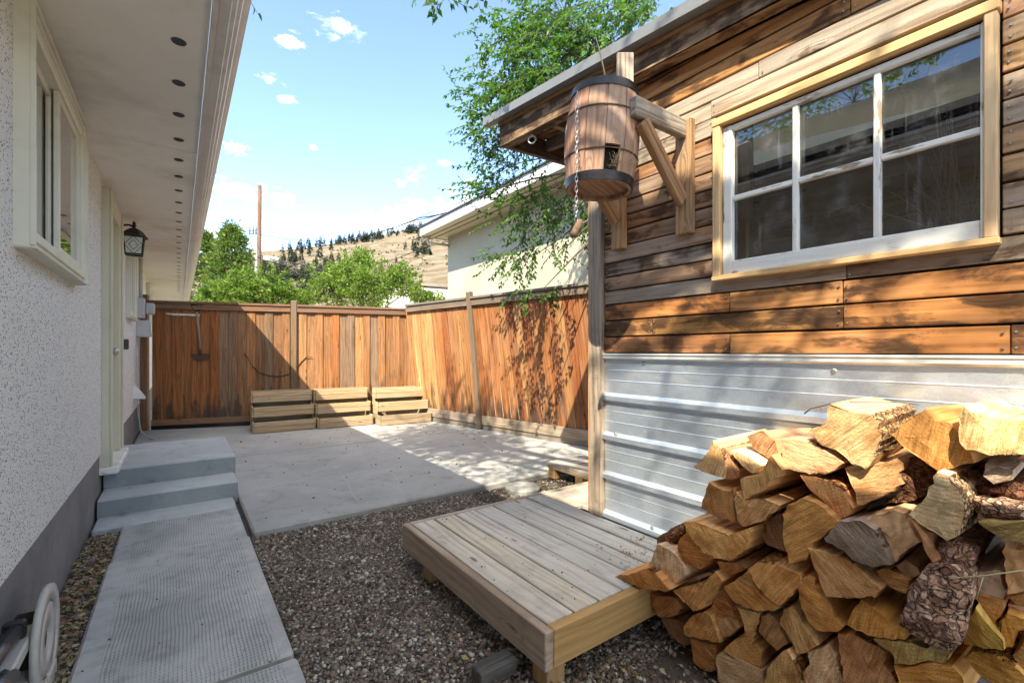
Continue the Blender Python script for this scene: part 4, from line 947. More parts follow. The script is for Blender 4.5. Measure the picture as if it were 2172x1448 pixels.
# roof: fascia flush on the wall, overhanging beyond the corner
EX, EYE = 1.955, 2.87
def taper_board(name, mat, x0, x1, zb, kb, zt, kt, col, y0=YN, y1=EYE, bev=0):
    """board along y whose lower and upper edges fall towards the near end at their own slopes"""
    v = []
    for y in (y0, y1):
        b0, t0 = zb-kb*(EYE-y), zt-kt*(EYE-y); v += [(x0, y, b0), (x0, y, t0), (x1, y, b0), (x1, y, t0)]
    mb = MB().add(v, [(0, 1, 5, 4), (2, 6, 7, 3), (0, 2, 3, 1), (4, 5, 7, 6), (1, 3, 7, 5), (0, 4, 6, 2)])
    return mb.build(name, mat, shed, frame(Vector(((x0+x1)/2, (y0+y1)/2, (zb+zt)/2)), (0, 1, 0), (-1, 0, 0)), col)
taper_board('fascia', M_siding, EX, WXs-.004, 2.735, .061, 2.885, .1, (.30, .20, .12, .62))
taper_board('fascia', M_fence_red, EX-.012, WXs-.004, 2.888, .1, 2.97, .1, (.34, .19, .09, 0))
taper_board('roof_edge', M_roofm, EX-.075, EX-.02, 2.905, .1, 2.945, .1, (.3, .3, .3, 0), y1=EYE+.12)
def sl(x, z): return z
rf = MB()
for y in (YN, EYE+.12):
    dz = -.1*(EYE-y)
    rf.v += [(EX-.07, y, 2.948+dz), (EX-.07, y, 2.966+dz), (4.15, y, 3.10+dz), (4.15, y, 3.06+dz)]
rf.f = [(0, 1, 5, 4), (1, 2, 6, 5), (2, 3, 7, 6), (3, 0, 4, 7), (0, 3, 2, 1), (4, 5, 6, 7)]; rf.mi = [0]*6; rf.sm = [False]*6
rf.build('roof', M_roofm, shed)
plank('fascia', M_barn, shed, (EX+.03, EYE-.02, 2.805), (3.6, EYE-.02, 2.83), (0, 1, 0), .14, .04, (.17, .12, .09, .45))
for i in range(9):
    x = WXs+.05+.11*i; plank('roof_board', M_siding, shed, (x, YF-.02, 2.80), (x, EYE-.045, 2.885), (0, 0, 1), .104, .018, vary((.36, .18, .07), .15, .45))
for x in (WXs+.35, WXs+.9):
    plank('lookout', M_post, shed, (x, YF-.02, 2.755), (x, EYE-.045, 2.835), (1, 0, 0), .08, .04, vary((.26, .20, .15), .1))
plank('lookout', M_post, shed, (WXs+.03, YF+.45, 2.80), (WXs+.9, YF+.45, 2.81), (0, 1, 0), .06, .04, (.34, .28, .22, 0))
for i in range(6):
    z = 2.03+.14*i; 
    plank('end_board', M_siding, shed, (WXs+.09, YF-.008, z), (3.9, YF-.008, z), (0, 1, 0), .136, .02, vary((.34, .17, .07), .15, .45))
rb = MB(); c = Vector((EX+.05, EYE-.33, 2.71)); ring = [c+Vector((0, .0, -.03))+Vector((.026*math.cos(a)*.6, -.026*math.cos(a)*.8, .026*math.sin(a))) for a in np.linspace(0, 6.283, 17)]
rb.tube(ring, .006, 6).tube([c, c+Vector((0, 0, .03))], .006, 6)
tag(rb.build('eye_bolt', M_whitepl), 'pale steel eye bolt under the shed eave corner', 'eye bolt')

# ---- brackets
def bracket(y, label):
    t = thing('barrel_bracket', label, 'bracket', (WXs, y, 2.0), 'timber brackets holding the barrel')
    cA, cB = (.36, .20, .10), (.30, .26, .21)
    plank('wall_plate', M_post, t, (WXs-.02, y, 1.775), (WXs-.02, y, 2.33), (-1, 0, 0), .088, .038, vary((.38, .23, .12), .08), .004)
    plank('arm', M_post, t, (WXs-.04, y, 2.285), (1.63, y, 2.285), (0, -1, 0), .088, .042, vary(cB, .08), .006)
    plank('brace', M_post, t, (WXs-.045, y+.0, 1.93), (1.69, y+.0, 2.235), (0, -1, 0), .07, .040, vary(cA, .08), .005)
bracket(1.345, 'timber wall bracket with diagonal brace beside the shed window'); bracket(1.765, 'timber wall bracket behind the barrel by the corner post')
# ---- barrel
def barrel():
    C0 = Vector((1.625, 1.545, 1.965)); Hh = .46
    t = thing('barrel', 'small weathered oak keg birdhouse with black hoops on shed brackets', 'barrel', C0)
    tilt = Matrix.Translation(C0) @ Matrix.Rotation(math.radians(3.5), 4, Vector((.58, .81, 0))) @ Matrix.Rotation(math.radians(20), 4, 'Z')
    R = lambda s: .152+.023*math.sin(math.pi*min(1, max(0, s)))
    ns = 12; segs = 10; rs = random.Random(3)
    cam_a = math.atan2(-1.545, -1.605)
    hole_a = cam_a+.62
    for k in range(ns):
        a0, a1 = 2*math.pi*k/ns+.006, 2*math.pi*(k+1)/ns-.006; vs = []; fs = []
        am = (a0+a1)/2+math.radians(20); dd = (am-hole_a+math.pi) % (2*math.pi)-math.pi
        cut = abs(dd) < math.pi/ns
        dr = rs.uniform(-.002, .002)
        def stave(s0, s1, b0, b1):
            mb = MB(); n = 5; m = 10; vs = []
            for rr in (0, -.016):
                for i in range(m+1):
                    s = s0+(s1-s0)*i/m
                    for j in range(n+1):
                        a = b0+(b1-b0)*j/n; r = R(s)+dr+rr+.0008*rs.uniform(-1, 1); vs.append((r*math.cos(a), r*math.sin(a), s*Hh))
            o = (m+1)*(n+1); fs = []
            for i in range(m):
                for j in range(n):
                    q = i*(n+1)+j; fs.append((q, q+1, q+n+2, q+n+1)); fs.append((o+q, o+q+n+1, o+q+n+2, o+q+1))
            for i in range(m):
                for j in (0, n):
                    q = i*(n+1)+j; f = (q, q+n+1, o+q+n+1, o+q); fs.append(f if j == 0 else f[::-1])
            for j in range(n):
                for i in (0, m):
                    q = i*(n+1)+j; f = (q, o+q, o+q+1, q+1); fs.append(f if i == 0 else f[::-1])
            mb.add(vs, fs, 0, False); return mb
        mb = stave(0, 1, a0, a1) if not cut else None
        # local frame with X along the stave so the grain runs upright
        ma = (a0+a1)/2; LM = frame(Vector((.16*math.cos(ma), .16*math.sin(ma), Hh/2)), (0, 0, 1), (math.cos(ma), math.sin(ma), 0))
        col = vary(rs.choice([(.33, .145, .08), (.36, .18, .105), (.30, .145, .085), (.35, .22, .155)]), .10)
        parts = [mb] if mb else [stave(.33, 1, a0, a1), stave(0, .09, a0, a1)]
        if cut: parts += [stave(.09, .33, a1-.10, a1)]
        for q in parts:
            me = q.mesh('stave', M_barrel); me.transform(LM.inverted()); o = bpy.data.objects.new('stave', me); place(o, t, tilt @ LM); o.color = col
    def hoop(s0, s1, th, mat, name):
        pr = []
        for s in (s0, (s0+s1)/2, s1): pr.append((R(s)+.003+th, s*Hh))
        pr = [(R(s0)+.001, s0*Hh)]+pr+[(R(s1)+.001, s1*Hh)]
        mb = MB().lathe(pr, n=64, smooth=False); me = mb.mesh(name, mat); o = bpy.data.objects.new(name, me); place(o, t, tilt)
    hoop(.915, 1.0, .0015, M_hoop, 'hoop'); hoop(0, .085, .0015, M_hoop, 'hoop'); hoop(.700, .711, .002, M_rust, 'wire_hoop'); hoop(.285, .296, .002, M_rust, 'wire_hoop')
    for zc in (.02, Hh-.03):
        me = MB().lathe([(0, zc), (.150, zc)], n=32).mesh('head', M_barrel); o = bpy.data.objects.new('head', me); place(o, t, tilt); o.color = (.30, .16, .09, 0)
    me = MB().lathe([(.115, .05), (.115, Hh-.04)], n=20).mesh('nest_lining', M_dark); o = bpy.data.objects.new('nest_lining', me); place(o, t, tilt)
    st = MB()
    for k in range(60):
        a = hole_a-math.radians(20)+rs.uniform(-.3, .3); r = rs.uniform(.12, .16); p = Vector((r*math.cos(a), r*math.sin(a), .05+rs.uniform(0, .05)))
        st.tube([p, p+Vector((rs.gauss(0, .025), rs.gauss(0, .025), rs.gauss(.02, .02)))], .0011, 4)
    me = st.mesh('straw', M_straw); o = bpy.data.objects.new('straw', me); place(o, t, tilt); o['kind'] = 'stuff'
    return t, tilt, Hh
brl, btilt, bH = barrel()
c0 = at(1326, 165, d=2.19); c1 = c0+Vector((0, 0, .115))
o = plank('upright_board', M_post, None, c0-Vector((0, 0, .10)), c1, (-SS, -SC, 0), .078, .02, (.38, .30, .24, 0), .003); tag(o, 'short weathered board standing up behind the barrel top', 'board')
tw = MB().tube([at(1284, 165, d=2.16), at(1279, 140, d=2.16), at(1272, 110, d=2.15), at(1264, 80, d=2.14)], [.004, .0035, .003, .0018], 6)
tag(tw.build('dry_twig', M_straw), 'thin dry twig sticking up out of the barrel top', 'twig')
# chain with a driftwood weight
ch = thing('hanging_chain', 'thin steel chain with wooden weight hanging down the barrel', 'chain', at(1223, 300, d=2.02))
top, bot = at(1224, 195, d=2.03), at(1222, 470, d=2.03); nl = 26; lk = MB()
for k in range(nl):
    c = top.lerp(bot, (k+.5)/nl)+Vector((random.uniform(-.001, .001), 0, 0)); h = (top-bot).length/nl*.72
    ax = Vector((SC, -SS, 0)) if k % 2 else Vector((SS, SC, 0))
    lk.tube([c+ax*(.006*math.cos(a))+Vector((0, 0, h*math.sin(a))) for a in np.linspace(0, 6.283, 11)], .0012, 5)
lk.build('links', M_steel, ch)
MB().tube([at(1231, 468, d=2.03), at(1226, 480, d=2.02), at(1218, 496, d=2.02), at(1214, 502, d=2.02)], [.012, .018, .018, .010], 10).build('weight', M_bark_stick, ch, color=(.16, .10, .07, 0))

# ================================================================== FIREWOOD
C8 = lambda x, y: (1250+.4337*x, 820+.4337*y)
C4 = lambda x, y: (1280+.22649*x, 1120+.22649*y)
C5 = lambda x, y: (1700+.22649*x, 1120+.22649*y)
G, O, PB, GR, DKB = (.74, .51, .26), (.66, .38, .175), (.76, .57, .36), (.27, .25, .22), (.40, .22, .095)
LOGS = [
 # converter, polygon, front x, colour, length, label, flags
 (C8, [(605,262),(645,300),(662,360),(660,450),(620,440),(570,420),(508,390),(560,345)], 1.60, G, .42, 'fan shaped golden log overhanging the sloping end of the pile top', ''),
 (C8, [(690,312),(755,330),(845,385),(820,400),(800,425),(745,385)], 1.60, PB, .40, 'thin pale wedge tucked right of the overhanging fan shaped log', ''),
 (C8, [(662,300),(690,330),(735,400),(735,440),(700,452),(665,450),(668,360)], 1.62, (.5,.3,.16), .38, 'bark edged sliver between fan shaped log and thin pale wedge', 'bark'),
 (C8, [(770,240),(850,215),(910,262),(930,340),(870,350),(800,300)], 1.66, DKB, .36, 'bark covered log lying behind the thin pale wedge', 'bark'),
 (C8, [(935,255),(1060,262),(1150,310),(1245,370),(1160,430),(1080,425),(940,398)], 1.60, (.52,.36,.17), .40, 'log with a grey shaded half moon end below the big top log', ''),
 (C8, [(1175,85),(1250,110),(1385,130),(1430,170),(1440,260),(1400,350),(1350,405),(1280,375),(1200,310),(1130,290),(1055,225),(1150,180)], 1.59, G, .42, 'big golden log with a flat end on top of the pile beside the gap', ''),
 (C8, [(1640,108),(1690,165),(1760,175),(1810,220),(1800,260),(1870,320),(1885,370),(1780,400),(1700,412),(1600,340),(1460,235),(1550,165)], 1.60, (.62,.36,.13), .42, 'large amber split log right of the gap showing blue metal', ''),
 (C8, [(1825,90),(1880,130),(1960,150),(2126,165),(2180,170),(2190,320),(2126,330),(1960,335),(1840,310),(1810,270),(1800,220),(1790,150)], 1.56, G, .45, 'broad golden log with ridged saw marks, highest at the frame edge', ''),
 (C8, [(2095,350),(2126,330),(2190,340),(2190,390),(2126,375)], 1.62, G, .38, 'small golden end peeping out below the ridged log', ''),
 (C8, [(890,335),(940,395),(945,405),(900,450),(850,500),(755,555),(735,470),(735,450),(820,430),(860,380)], 1.57, (.60,.40,.17), .42, 'notched split log with rough broken end under the thin pale wedge', ''),
 (C8, [(1250,395),(1300,385),(1420,378),(1500,345),(1530,380),(1505,450),(1530,480),(1440,540),(1350,575),(1320,575),(1300,500),(1270,440)], 1.62, (.60,.38,.16), .40, 'log with flaky bark at its edge directly below the gap', 'bark'),
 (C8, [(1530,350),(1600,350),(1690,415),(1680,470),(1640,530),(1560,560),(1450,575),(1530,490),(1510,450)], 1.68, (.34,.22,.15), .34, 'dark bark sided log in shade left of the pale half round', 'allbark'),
 (C8, [(1025,430),(1110,440),(1200,470),(1250,510),(1290,590),(1250,640),(1225,650),(1180,590),(1120,540),(1080,510)], 1.60, O, .42, 'slanting brown log with long grain under the grey shaded half moon', ''),
 (C8, [(1935,380),(2000,390),(2080,410),(2070,450),(1980,475),(1925,440)], 1.60, GR, .40, 'small weathered grey log end below the ridged saw marked log', 'grey'),
 (C8, [(1700,415),(1760,440),(1810,500),(1845,590),(1835,660),(1790,730),(1750,755),(1690,710),(1620,670),(1560,625),(1620,570),(1650,530),(1660,490),(1690,470),(1680,440)], 1.54, PB, .42, 'pale half round log with thin bark rim, sunlit mid pile', ''),
 (C8, [(1875,545),(2000,552),(2126,575),(2190,585),(2190,655),(1960,648),(1890,655)], 1.60, (.8,.60,.48), .40, 'pinkish bark slab with blue black spots at the frame edge', 'allbark'),
 (C8, [(1895,660),(1960,652),(2126,660),(2190,662),(2190,772),(2126,768),(2000,735)], 1.56, (.40,.32,.10), .40, 'mossy olive log end right below the pinkish bark slab', ''),
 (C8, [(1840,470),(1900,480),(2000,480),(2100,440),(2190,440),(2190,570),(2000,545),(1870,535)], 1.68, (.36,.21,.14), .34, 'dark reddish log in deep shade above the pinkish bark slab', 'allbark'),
 (C8, [(587,461),(627,490),(701,512),(716,490),(715,540),(703,594),(711,663),(627,648),(536,594),(563,520)], 1.58, (.50,.29,.11), .42, 'hollow topped brown log at the sloping end below the fan shaped log', ''),
 (C8, [(716,510),(745,549),(760,559),(810,549),(864,545),(938,579),(898,619),(839,663),(745,688),(716,638),(706,589)], 1.57, (.60,.38,.15), .42, 'half moon log end with cracks radiating right of the hollow topped log', ''),
 (C8, [(465,655),(515,655),(715,742),(782,692),(765,800),(690,856),(620,840),(540,790),(490,720)], 1.55, (.55,.35,.14), .43, 'blocky log with pale split top at the sloping left end', ''),
 (C8, [(805,690),(880,635),(940,620),(950,700),(960,810),(860,770)], 1.64, DKB, .38, 'shaded brown log between the blocky log and the tall faceted log', ''),
 (C8, [(1040,545),(1150,590),(1210,660),(1200,690),(1100,760),(1060,850),(985,860),(945,720),(945,620),(970,580)], 1.56, (.60,.36,.13), .42, 'tall faceted log with tapering lower point at the middle', ''),
 (C8, [(1215,660),(1330,650),(1400,700),(1450,790),(1470,875),(1380,885),(1290,850),(1240,800),(1160,760),(1150,740)], 1.54, GR, .40, 'large weathered grey log end in the centre of the pile', 'grey'),
 (C8, [(1335,648),(1490,600),(1545,620),(1612,760),(1560,790),(1500,850),(1472,868),(1452,790),(1402,705)], 1.58, (.66,.46,.22), .38, 'straw coloured fibrous split face beside the large grey log end', 'split'),
 (C8, [(1572,640),(1608,658),(1728,850),(1684,868),(1630,760)], 1.55, (.55,.30,.12), .30, 'narrow splinter stick leaning below the pale half round', 'split'),
 (C8, [(110,930),(200,915),(285,885),(330,905),(405,985),(380,1000),(280,992),(160,957)], 1.525, (.50,.26,.09), .34, 'splintered log resting on the deck boards at the pile end', ''),
 (C8, [(328,768),(400,800),(465,870),(472,915),(415,965),(350,905),(292,880),(310,820)], 1.555, (.60,.46,.28), .36, 'pale quarter log resting against the splintered log on the deck', ''),
 (C8, [(330,735),(420,680),(470,680),(480,705),(435,750),(435,810),(400,795),(330,762)], 1.64, DKB, .36, 'bark covered round behind the pale quarter log at the metal wall', 'allbark'),
 (C8, [(480,705),(520,750),(592,830),(545,890),(520,880),(470,860),(435,810),(435,750)], 1.56, (.54,.26,.085), .40, 'rusty orange quarter log left of and below the blocky log', ''),
 (C4, [(640,580),(800,540),(940,510),(1060,395),(1125,490),(1030,600),(910,760),(830,780),(740,690)], 1.56, (.54,.31,.12), .42, 'squared log with pale top edge one course above the deck side', ''),
 (C4, [(1060,310),(1200,320),(1260,310),(1345,370),(1250,420),(1130,470),(1090,400)], 1.60, O, .40, 'small wedge end below the blocky log', ''),
 (C4, [(430,610),(500,640),(600,630),(690,650),(755,740),(680,810),(590,845),(500,820),(450,740)], 1.60, DKB, .40, 'bowl shaped half log end touching the front corner of the deck', ''),
 (C4, [(1110,550),(1240,470),(1335,412),(1390,480),(1460,600),(1640,740),(1600,765),(1480,775),(1330,750),(1200,680)], 1.56, (.52,.30,.11), .42, 'quarter round brown log forming a pair with its right neighbour', ''),
 (C4, [(1350,385),(1440,310),(1600,330),(1840,440),(1840,530),(1720,650),(1645,725),(1540,650),(1470,570)], 1.55, (.52,.31,.12), .42, 'dark topped log forming a pair with the quarter round brown log', ''),
 (C4, [(870,790),(950,775),(1000,810),(1030,920),(1085,1085),(1000,1070),(830,1020),(755,990),(760,910),(800,850)], 1.58, (.50,.28,.10), .42, 'half round log with a small knot hole low on the left', ''),
 (C4, [(1040,600),(1100,590),(1200,740),(1230,830),(1130,812),(1005,788)], 1.62, O, .38, 'reddish triangular end above the half round log with knot hole', ''),
 (C4, [(1035,818),(1150,826),(1250,855),(1285,930),(1200,1000),(1080,1035),(1050,960)], 1.60, (.48,.29,.11), .40, 'small quarter log right of the half round log with knot hole', ''),
 (C4, [(1255,740),(1330,755),(1450,790),(1440,900),(1400,1040),(1370,1095),(1330,1040),(1310,900)], 1.58, (.60,.40,.16), .40, 'narrow tooth shaped log pointing straight down', ''),
 (C4, [(1480,820),(1545,790),(1650,880),(1725,1080),(1620,1150),(1500,1020),(1450,970)], 1.59, (.52,.29,.10), .40, 'upright oval brown log right of the tooth shaped log', ''),
 (C4, [(1680,760),(1760,730),(1850,880),(2010,1090),(1920,1150),(1810,1165),(1760,1060),(1700,960),(1655,890)], 1.57, (.60,.40,.17), .40, 'rippled tan log with a dark bark strip along its upper side', 'bark'),
 (C4, [(810,1030),(900,1062),(1060,1100),(1040,1250),(1010,1345),(920,1310),(850,1260),(830,1130)], 1.62, (.46,.24,.085), .40, 'long tapered split log near the ground by the dirt', ''),
 (C4, [(1130,1130),(1200,1060),(1310,1000),(1400,1080),(1480,1150),(1480,1290),(1440,1300),(1300,1250),(1200,1190)], 1.59, (.48,.30,.11), .40, 'diamond shaped log with a green leaf stuck on it', ''),
 (C4, [(1060,1180),(1150,1190),(1400,1300),(1480,1340),(1500,1448),(1480,1570),(1120,1570),(1080,1400)], 1.58, (.48,.33,.16), .40, 'broad grey tan log with a straight top on the ground', ''),
 (C4, [(1490,1430),(1530,1300),(1620,1200),(1730,1120),(1790,1220),(1840,1350),(1850,1448),(1700,1570),(1520,1570)], 1.57, (.54,.36,.16), .40, 'rounded log with dark bark rim on the ground', ''),
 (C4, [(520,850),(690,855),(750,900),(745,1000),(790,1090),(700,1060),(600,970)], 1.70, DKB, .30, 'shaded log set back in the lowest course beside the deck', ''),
 (C5, [(60,190),(200,225),(350,262),(480,335),(600,440),(760,575),(700,640),(600,655),(380,655),(230,640),(150,430),(100,330)], 1.55, (.58,.33,.11), .42, 'wide triangular orange log under the large grey log end', ''),
 (C5, [(-30,470),(60,440),(120,470),(200,640),(260,740),(300,850),(400,920),(330,970),(150,965),(60,880),(-10,740),(-40,560)], 1.56, (.52,.29,.10), .42, 'rounded brown log left of and under the wide triangular log', ''),
 (C5, [(420,910),(450,820),(540,665),(640,730),(770,820),(850,920),(980,1030),(860,1040),(680,1010),(500,950)], 1.55, (.52,.30,.09), .42, 'shark fin shaped log left of the pale bark slab', ''),
 (C5, [(1150,380),(1400,330),(1560,420),(1590,700),(1550,800),(1500,1100),(1380,1170),(1150,1080),(900,910),(980,690),(1000,560)], 1.50, (.74,.57,.46), .30, 'large slab of pale flaking bark facing out of the pile', 'allbark'),
 (C5, [(1285,120),(1420,130),(1640,200),(1610,350),(1565,418),(1400,325),(1310,330)], 1.56, (.42,.28,.21), .34, 'dark bark piece above the large pale bark slab', 'allbark'),
 (C5, [(690,392),(830,382),(930,422),(1010,490),(970,610),(860,570),(760,500)], 1.60, O, .38, 'small orange end squeezed left of the pale bark slab', ''),
 (C5, [(880,350),(960,290),(1080,370),(1110,430),(1010,470),(935,415)], 1.62, (.58,.38,.2), .36, 'pale fibrous sliver below the straw coloured split face', 'split'),
 (C5, [(335,985),(480,990),(700,1090),(790,1170),(760,1270),(840,1350),(900,1448),(900,1570),(430,1570),(390,1350)], 1.57, (.46,.25,.10), .40, 'tall reddish brown log below the shark fin shaped log', ''),
 (C5, [(685,1035),(800,1035),(980,1052),(1190,1112),(1390,1190),(1330,1270),(1200,1240),(1000,1280),(870,1265),(860,1190)], 1.55, (.46,.36,.10), .40, 'mossy yellow log lying directly under the pale bark slab', ''),
 (C5, [(865,1285),(1010,1290),(1230,1252),(1400,1280),(1500,1400),(1550,1570),(950,1570),(920,1420)], 1.56, (.56,.33,.10), .40, 'broad orange log at the bottom under the mossy yellow log', ''),
 (C5, [(1520,1090),(1540,860),(1640,740),(1760,900),(1890,1060),(1890,1140),(1700,1130)], 1.55, (.52,.38,.10), .40, 'triangular yellow brown log right of the pale bark slab', ''),
 (C5, [(1600,610),(1760,650),(1895,700),(1900,760),(1800,910),(1700,800),(1660,700)], 1.58, (.52,.30,.11), .40, 'kite shaped log under the lichen spotted face', ''),
 (C5, [(1825,930),(1920,790),(2084,850),(2200,880),(2200,960),(1985,960),(1980,1110),(1890,1110)], 1.57, (.50,.28,.07), .40, 'step shaped amber log near the frame edge', ''),
 (C5, [(1520,1225),(1600,1150),(1800,1180),(2000,1290),(2084,1370),(2200,1470),(2150,1570),(1850,1500),(1680,1390)], 1.56, (.52,.32,.09), .40, 'long leaf shaped mossy log at the lower frame corner', ''),
 (C5, [(1985,1180),(2084,1060),(2200,1020),(2200,1450),(2084,1340),(2010,1230)], 1.58, (.56,.38,.13), .40, 'golden log end above the long leaf shaped log', ''),
 (C5, [(1900,160),(2084,200),(2200,215),(2200,585),(2084,592),(1930,615),(1910,400)], 1.58, (.58,.36,.17), .36, 'smooth split face with fine upright grain at the frame edge', 'split'),
 (C5, [(1585,385),(1895,390),(1895,690),(1760,640),(1595,598)], 1.60, (.56,.42,.26), .36, 'lichen spotted split face right of the pale bark slab', 'split'),
 (C5, [(1930,625),(2084,605),(2200,605),(2200,740),(2084,742),(2000,700)], 1.60, (.40,.26,.10), .38, 'brown log end under the smooth split face', ''),
 (C5, [(1940,700),(2000,715),(2084,755),(2200,785),(2200,865),(2084,838),(1930,780)], 1.62, (.56,.34,.16), .36, 'thin tan strip of wood above the step shaped log', 'split'),
 (C5, [(50,1160),(170,1130),(240,1090),(330,1250),(410,1448),(410,1570),(60,1460),(10,1340),(80,1270)], 1.57, (.58,.36,.14), .40, 'ragged torn log between the rounded and the tall logs', ''),
 (C5, [(0,1420),(60,1465),(400,1575),(-60,1575),(-120,1480)], 1.60, (.5,.4,.28), .38, 'pale log bottom row partly cut off under the ragged torn log', ''),
]
def make_log(conv, poly, xf, col, length, label, flags, k):
    rs = random.Random(100+k)
    if 'allbark' not in flags: g = max(0, rs.gauss(.08, .16)); col = tuple(c*(1-g)+q*g for c, q in zip(col, (.52, .45, .37))); kk = rs.uniform(.92, 1.2); col = tuple(c*kk for c in col)
    P = [at(*conv(x, y), x=xf) for x, y in poly]; P = [(p.y, p.z) for p in P]
    area = sum(P[i][0]*P[(i+1) % len(P)][1]-P[(i+1) % len(P)][0]*P[i][1] for i in range(len(P)))/2
    if area < 0: P = P[::-1]
    cy = sum(p[0] for p in P)/len(P); cz = sum(p[1] for p in P)/len(P)
    # resample the outline and roughen it
    pts = []; kinds = []
    mean = sum(math.dist(P[i], P[(i+1) % len(P)]) for i in range(len(P)))/len(P)
    for i in range(len(P)):
        a, b_ = P[i], P[(i+1) % len(P)]; L = math.dist(a, b_); n = max(1, int(L/.014))
        e0 = P[i-1]; e2 = P[(i+2) % len(P)]
        t1 = math.atan2(b_[1]-a[1], b_[0]-a[0]); t0 = math.atan2(a[1]-e0[1], a[0]-e0[0]); t2 = math.atan2(e2[1]-b_[1], e2[0]-b_[0])
        w = lambda q: (q+math.pi) % (2*math.pi)-math.pi
        convex = 0.08 < w(t1-t0) < .8 and 0.08 < w(t2-t1) < .8
        kd = 1 if (convex and 'split' not in flags) else 0
        if 'allbark' in flags: kd = 1
        for j in range(n):
            s = j/n; y = a[0]+(b_[0]-a[0])*s; z = a[1]+(b_[1]-a[1])*s
            r = .0022 if j else .001
            pts.append((y+rs.gauss(0, r), z+rs.gauss(0, r))); kinds.append(kd)
    n = len(pts); mb = MB(); vs = []; fs = []; ms = []
    tx, tz = rs.uniform(-.12, .12), rs.uniform(-.12, .12)       # the end is not quite square
    def fx(y, z): return xf+tx*(y-cy)+tz*(z-cz)
    rings = [(1.0, 0.0)]; RG_ = (.945, .70, .4) if 'allbark' not in flags else (.95, .84, .7, .55, .4, .2)
    seg = [0, .012, .10, .22, length]; scl = [.985, 1.0, 1.0, .97, rs.uniform(.86, .96)]
    sh = (rs.uniform(-.02, .02), rs.uniform(-.02, .01))
    for si, (dx, sc) in enumerate(zip(seg, scl)):
        for i, (y, z) in enumerate(pts):
            nz = (.006 if kinds[i] else .004)*mnoise.noise((i*.9+k*7, dx*9, k*1.3)) if si > 1 else 0
            f = dx/length
            yy, zz = cy+(y-cy)*(sc+nz*8)+sh[0]*f, cz+(z-cz)*(sc+nz*8)+sh[1]*f
            vs.append((min(fx(y, z)+dx, WXs-.012) if si else fx(y, z)+.0, yy, zz))
    for si in range(len(seg)-1):
        for i in range(n):
            j = (i+1) % n; fs.append((si*n+i, (si+1)*n+i, (si+1)*n+j, si*n+j)); ms.append(1 if not kinds[i] else 2)
    # end face: rings towards the centre with relief
    prev = 0; base = len(vs); starts = [0]
    for q, s in enumerate(RG_):
        st_ = len(vs)
        for i, (y, z) in enumerate(pts):
            yy, zz = cy+(y-cy)*s, cz+(z-cz)*s
            rl = .006*mnoise.noise((yy*22+k, zz*22, k)) if 'allbark' not in flags else .016*mnoise.noise((yy*17+k, zz*17, k))+.009*mnoise.noise((yy*48+k, zz*48, k))-.03*(1-s*s)
            vs.append((fx(yy, zz)+rl-.003*(1-s), yy, zz))
        p0 = starts[-1]
        for i in range(n):
            j = (i+1) % n; fs.append((p0+i, p0+j, st_+j, st_+i)); ms.append(2 if (q == 0 and kinds[i]) else 0)
        starts.append(st_)
    ci = len(vs); vs.append((xf-.003-(.03 if 'allbark' in flags else 0), cy, cz))
    for i in range(n): fs.append((starts[-1]+i, starts[-1]+(i+1) % n, ci)); ms.append(0)
    mb.v = vs; mb.f = fs; mb.sm = [False]*len(fs)
    if 'allbark' in flags: ms = [2]*len(ms)
    if 'split' in flags: ms = [1]*len(ms)
    mb.mi = ms
    ends = M_logend
    o = mb.build('log', [ends, M_split, M_bark], None, Matrix.Translation((xf, cy, cz)), vary(tuple(min(.82, q*g) for q, g in zip(col, (1.16, 1.02, 1.02))), .06)); 
    tag(o, label, 'log', 'split firewood logs stacked against the shed')
    # face winding check
    return o
for k, L in enumerate(LOGS): make_log(*L, k)
tw = MB(); P = [(1706, 877), (1720, 866), (1738, 862), (1760, 856), (1800, 852), (1850, 853), (1900, 853), (1950, 858)]
tw.tube([at(px, py, x=1.72) for px, py in P], [.0022, .002, .002, .002, .0018, .0016, .0014, .001], 5).tube([at(1738, 862, x=1.72), at(1742, 870, x=1.715)], .0012, 4)
tag(tw.build('bare_twig', M_twig), 'thin bare twig arching over the top of the log pile', 'twig')
tw = MB().tube([at(1985, 1240, x=1.49), at(2020, 1225, x=1.485), at(2090, 1220, x=1.5), at(2172, 1208, x=1.51)], .0016, 5).tube([at(2085, 1222, x=1.5), at(2070, 1270, x=1.5)], .0014, 4).tube([at(1975, 1252, x=1.485), at(2040, 1310, x=1.485)], .0012, 4)
tag(tw.build('straw_stalk', M_straw), 'pale straw stalk lying across the bark slab of the log pile', 'straw')
sw = MB(); rs = random.Random(11)
for k in range(120):
    px = rs.uniform(1390, 1720); py = rs.uniform(1180, 1440); p = at(px, py, x=1.56)
    if rs.random() < .6: continue
    sw.tube([p, p+Vector((rs.gauss(0, .01), rs.gauss(0, .02), rs.gauss(0, .02)))], .0007, 3)
tag(sw.build('wood_fibres', M_straw), 'loose wood fibres caught between the split logs', 'fibres', kind='stuff')

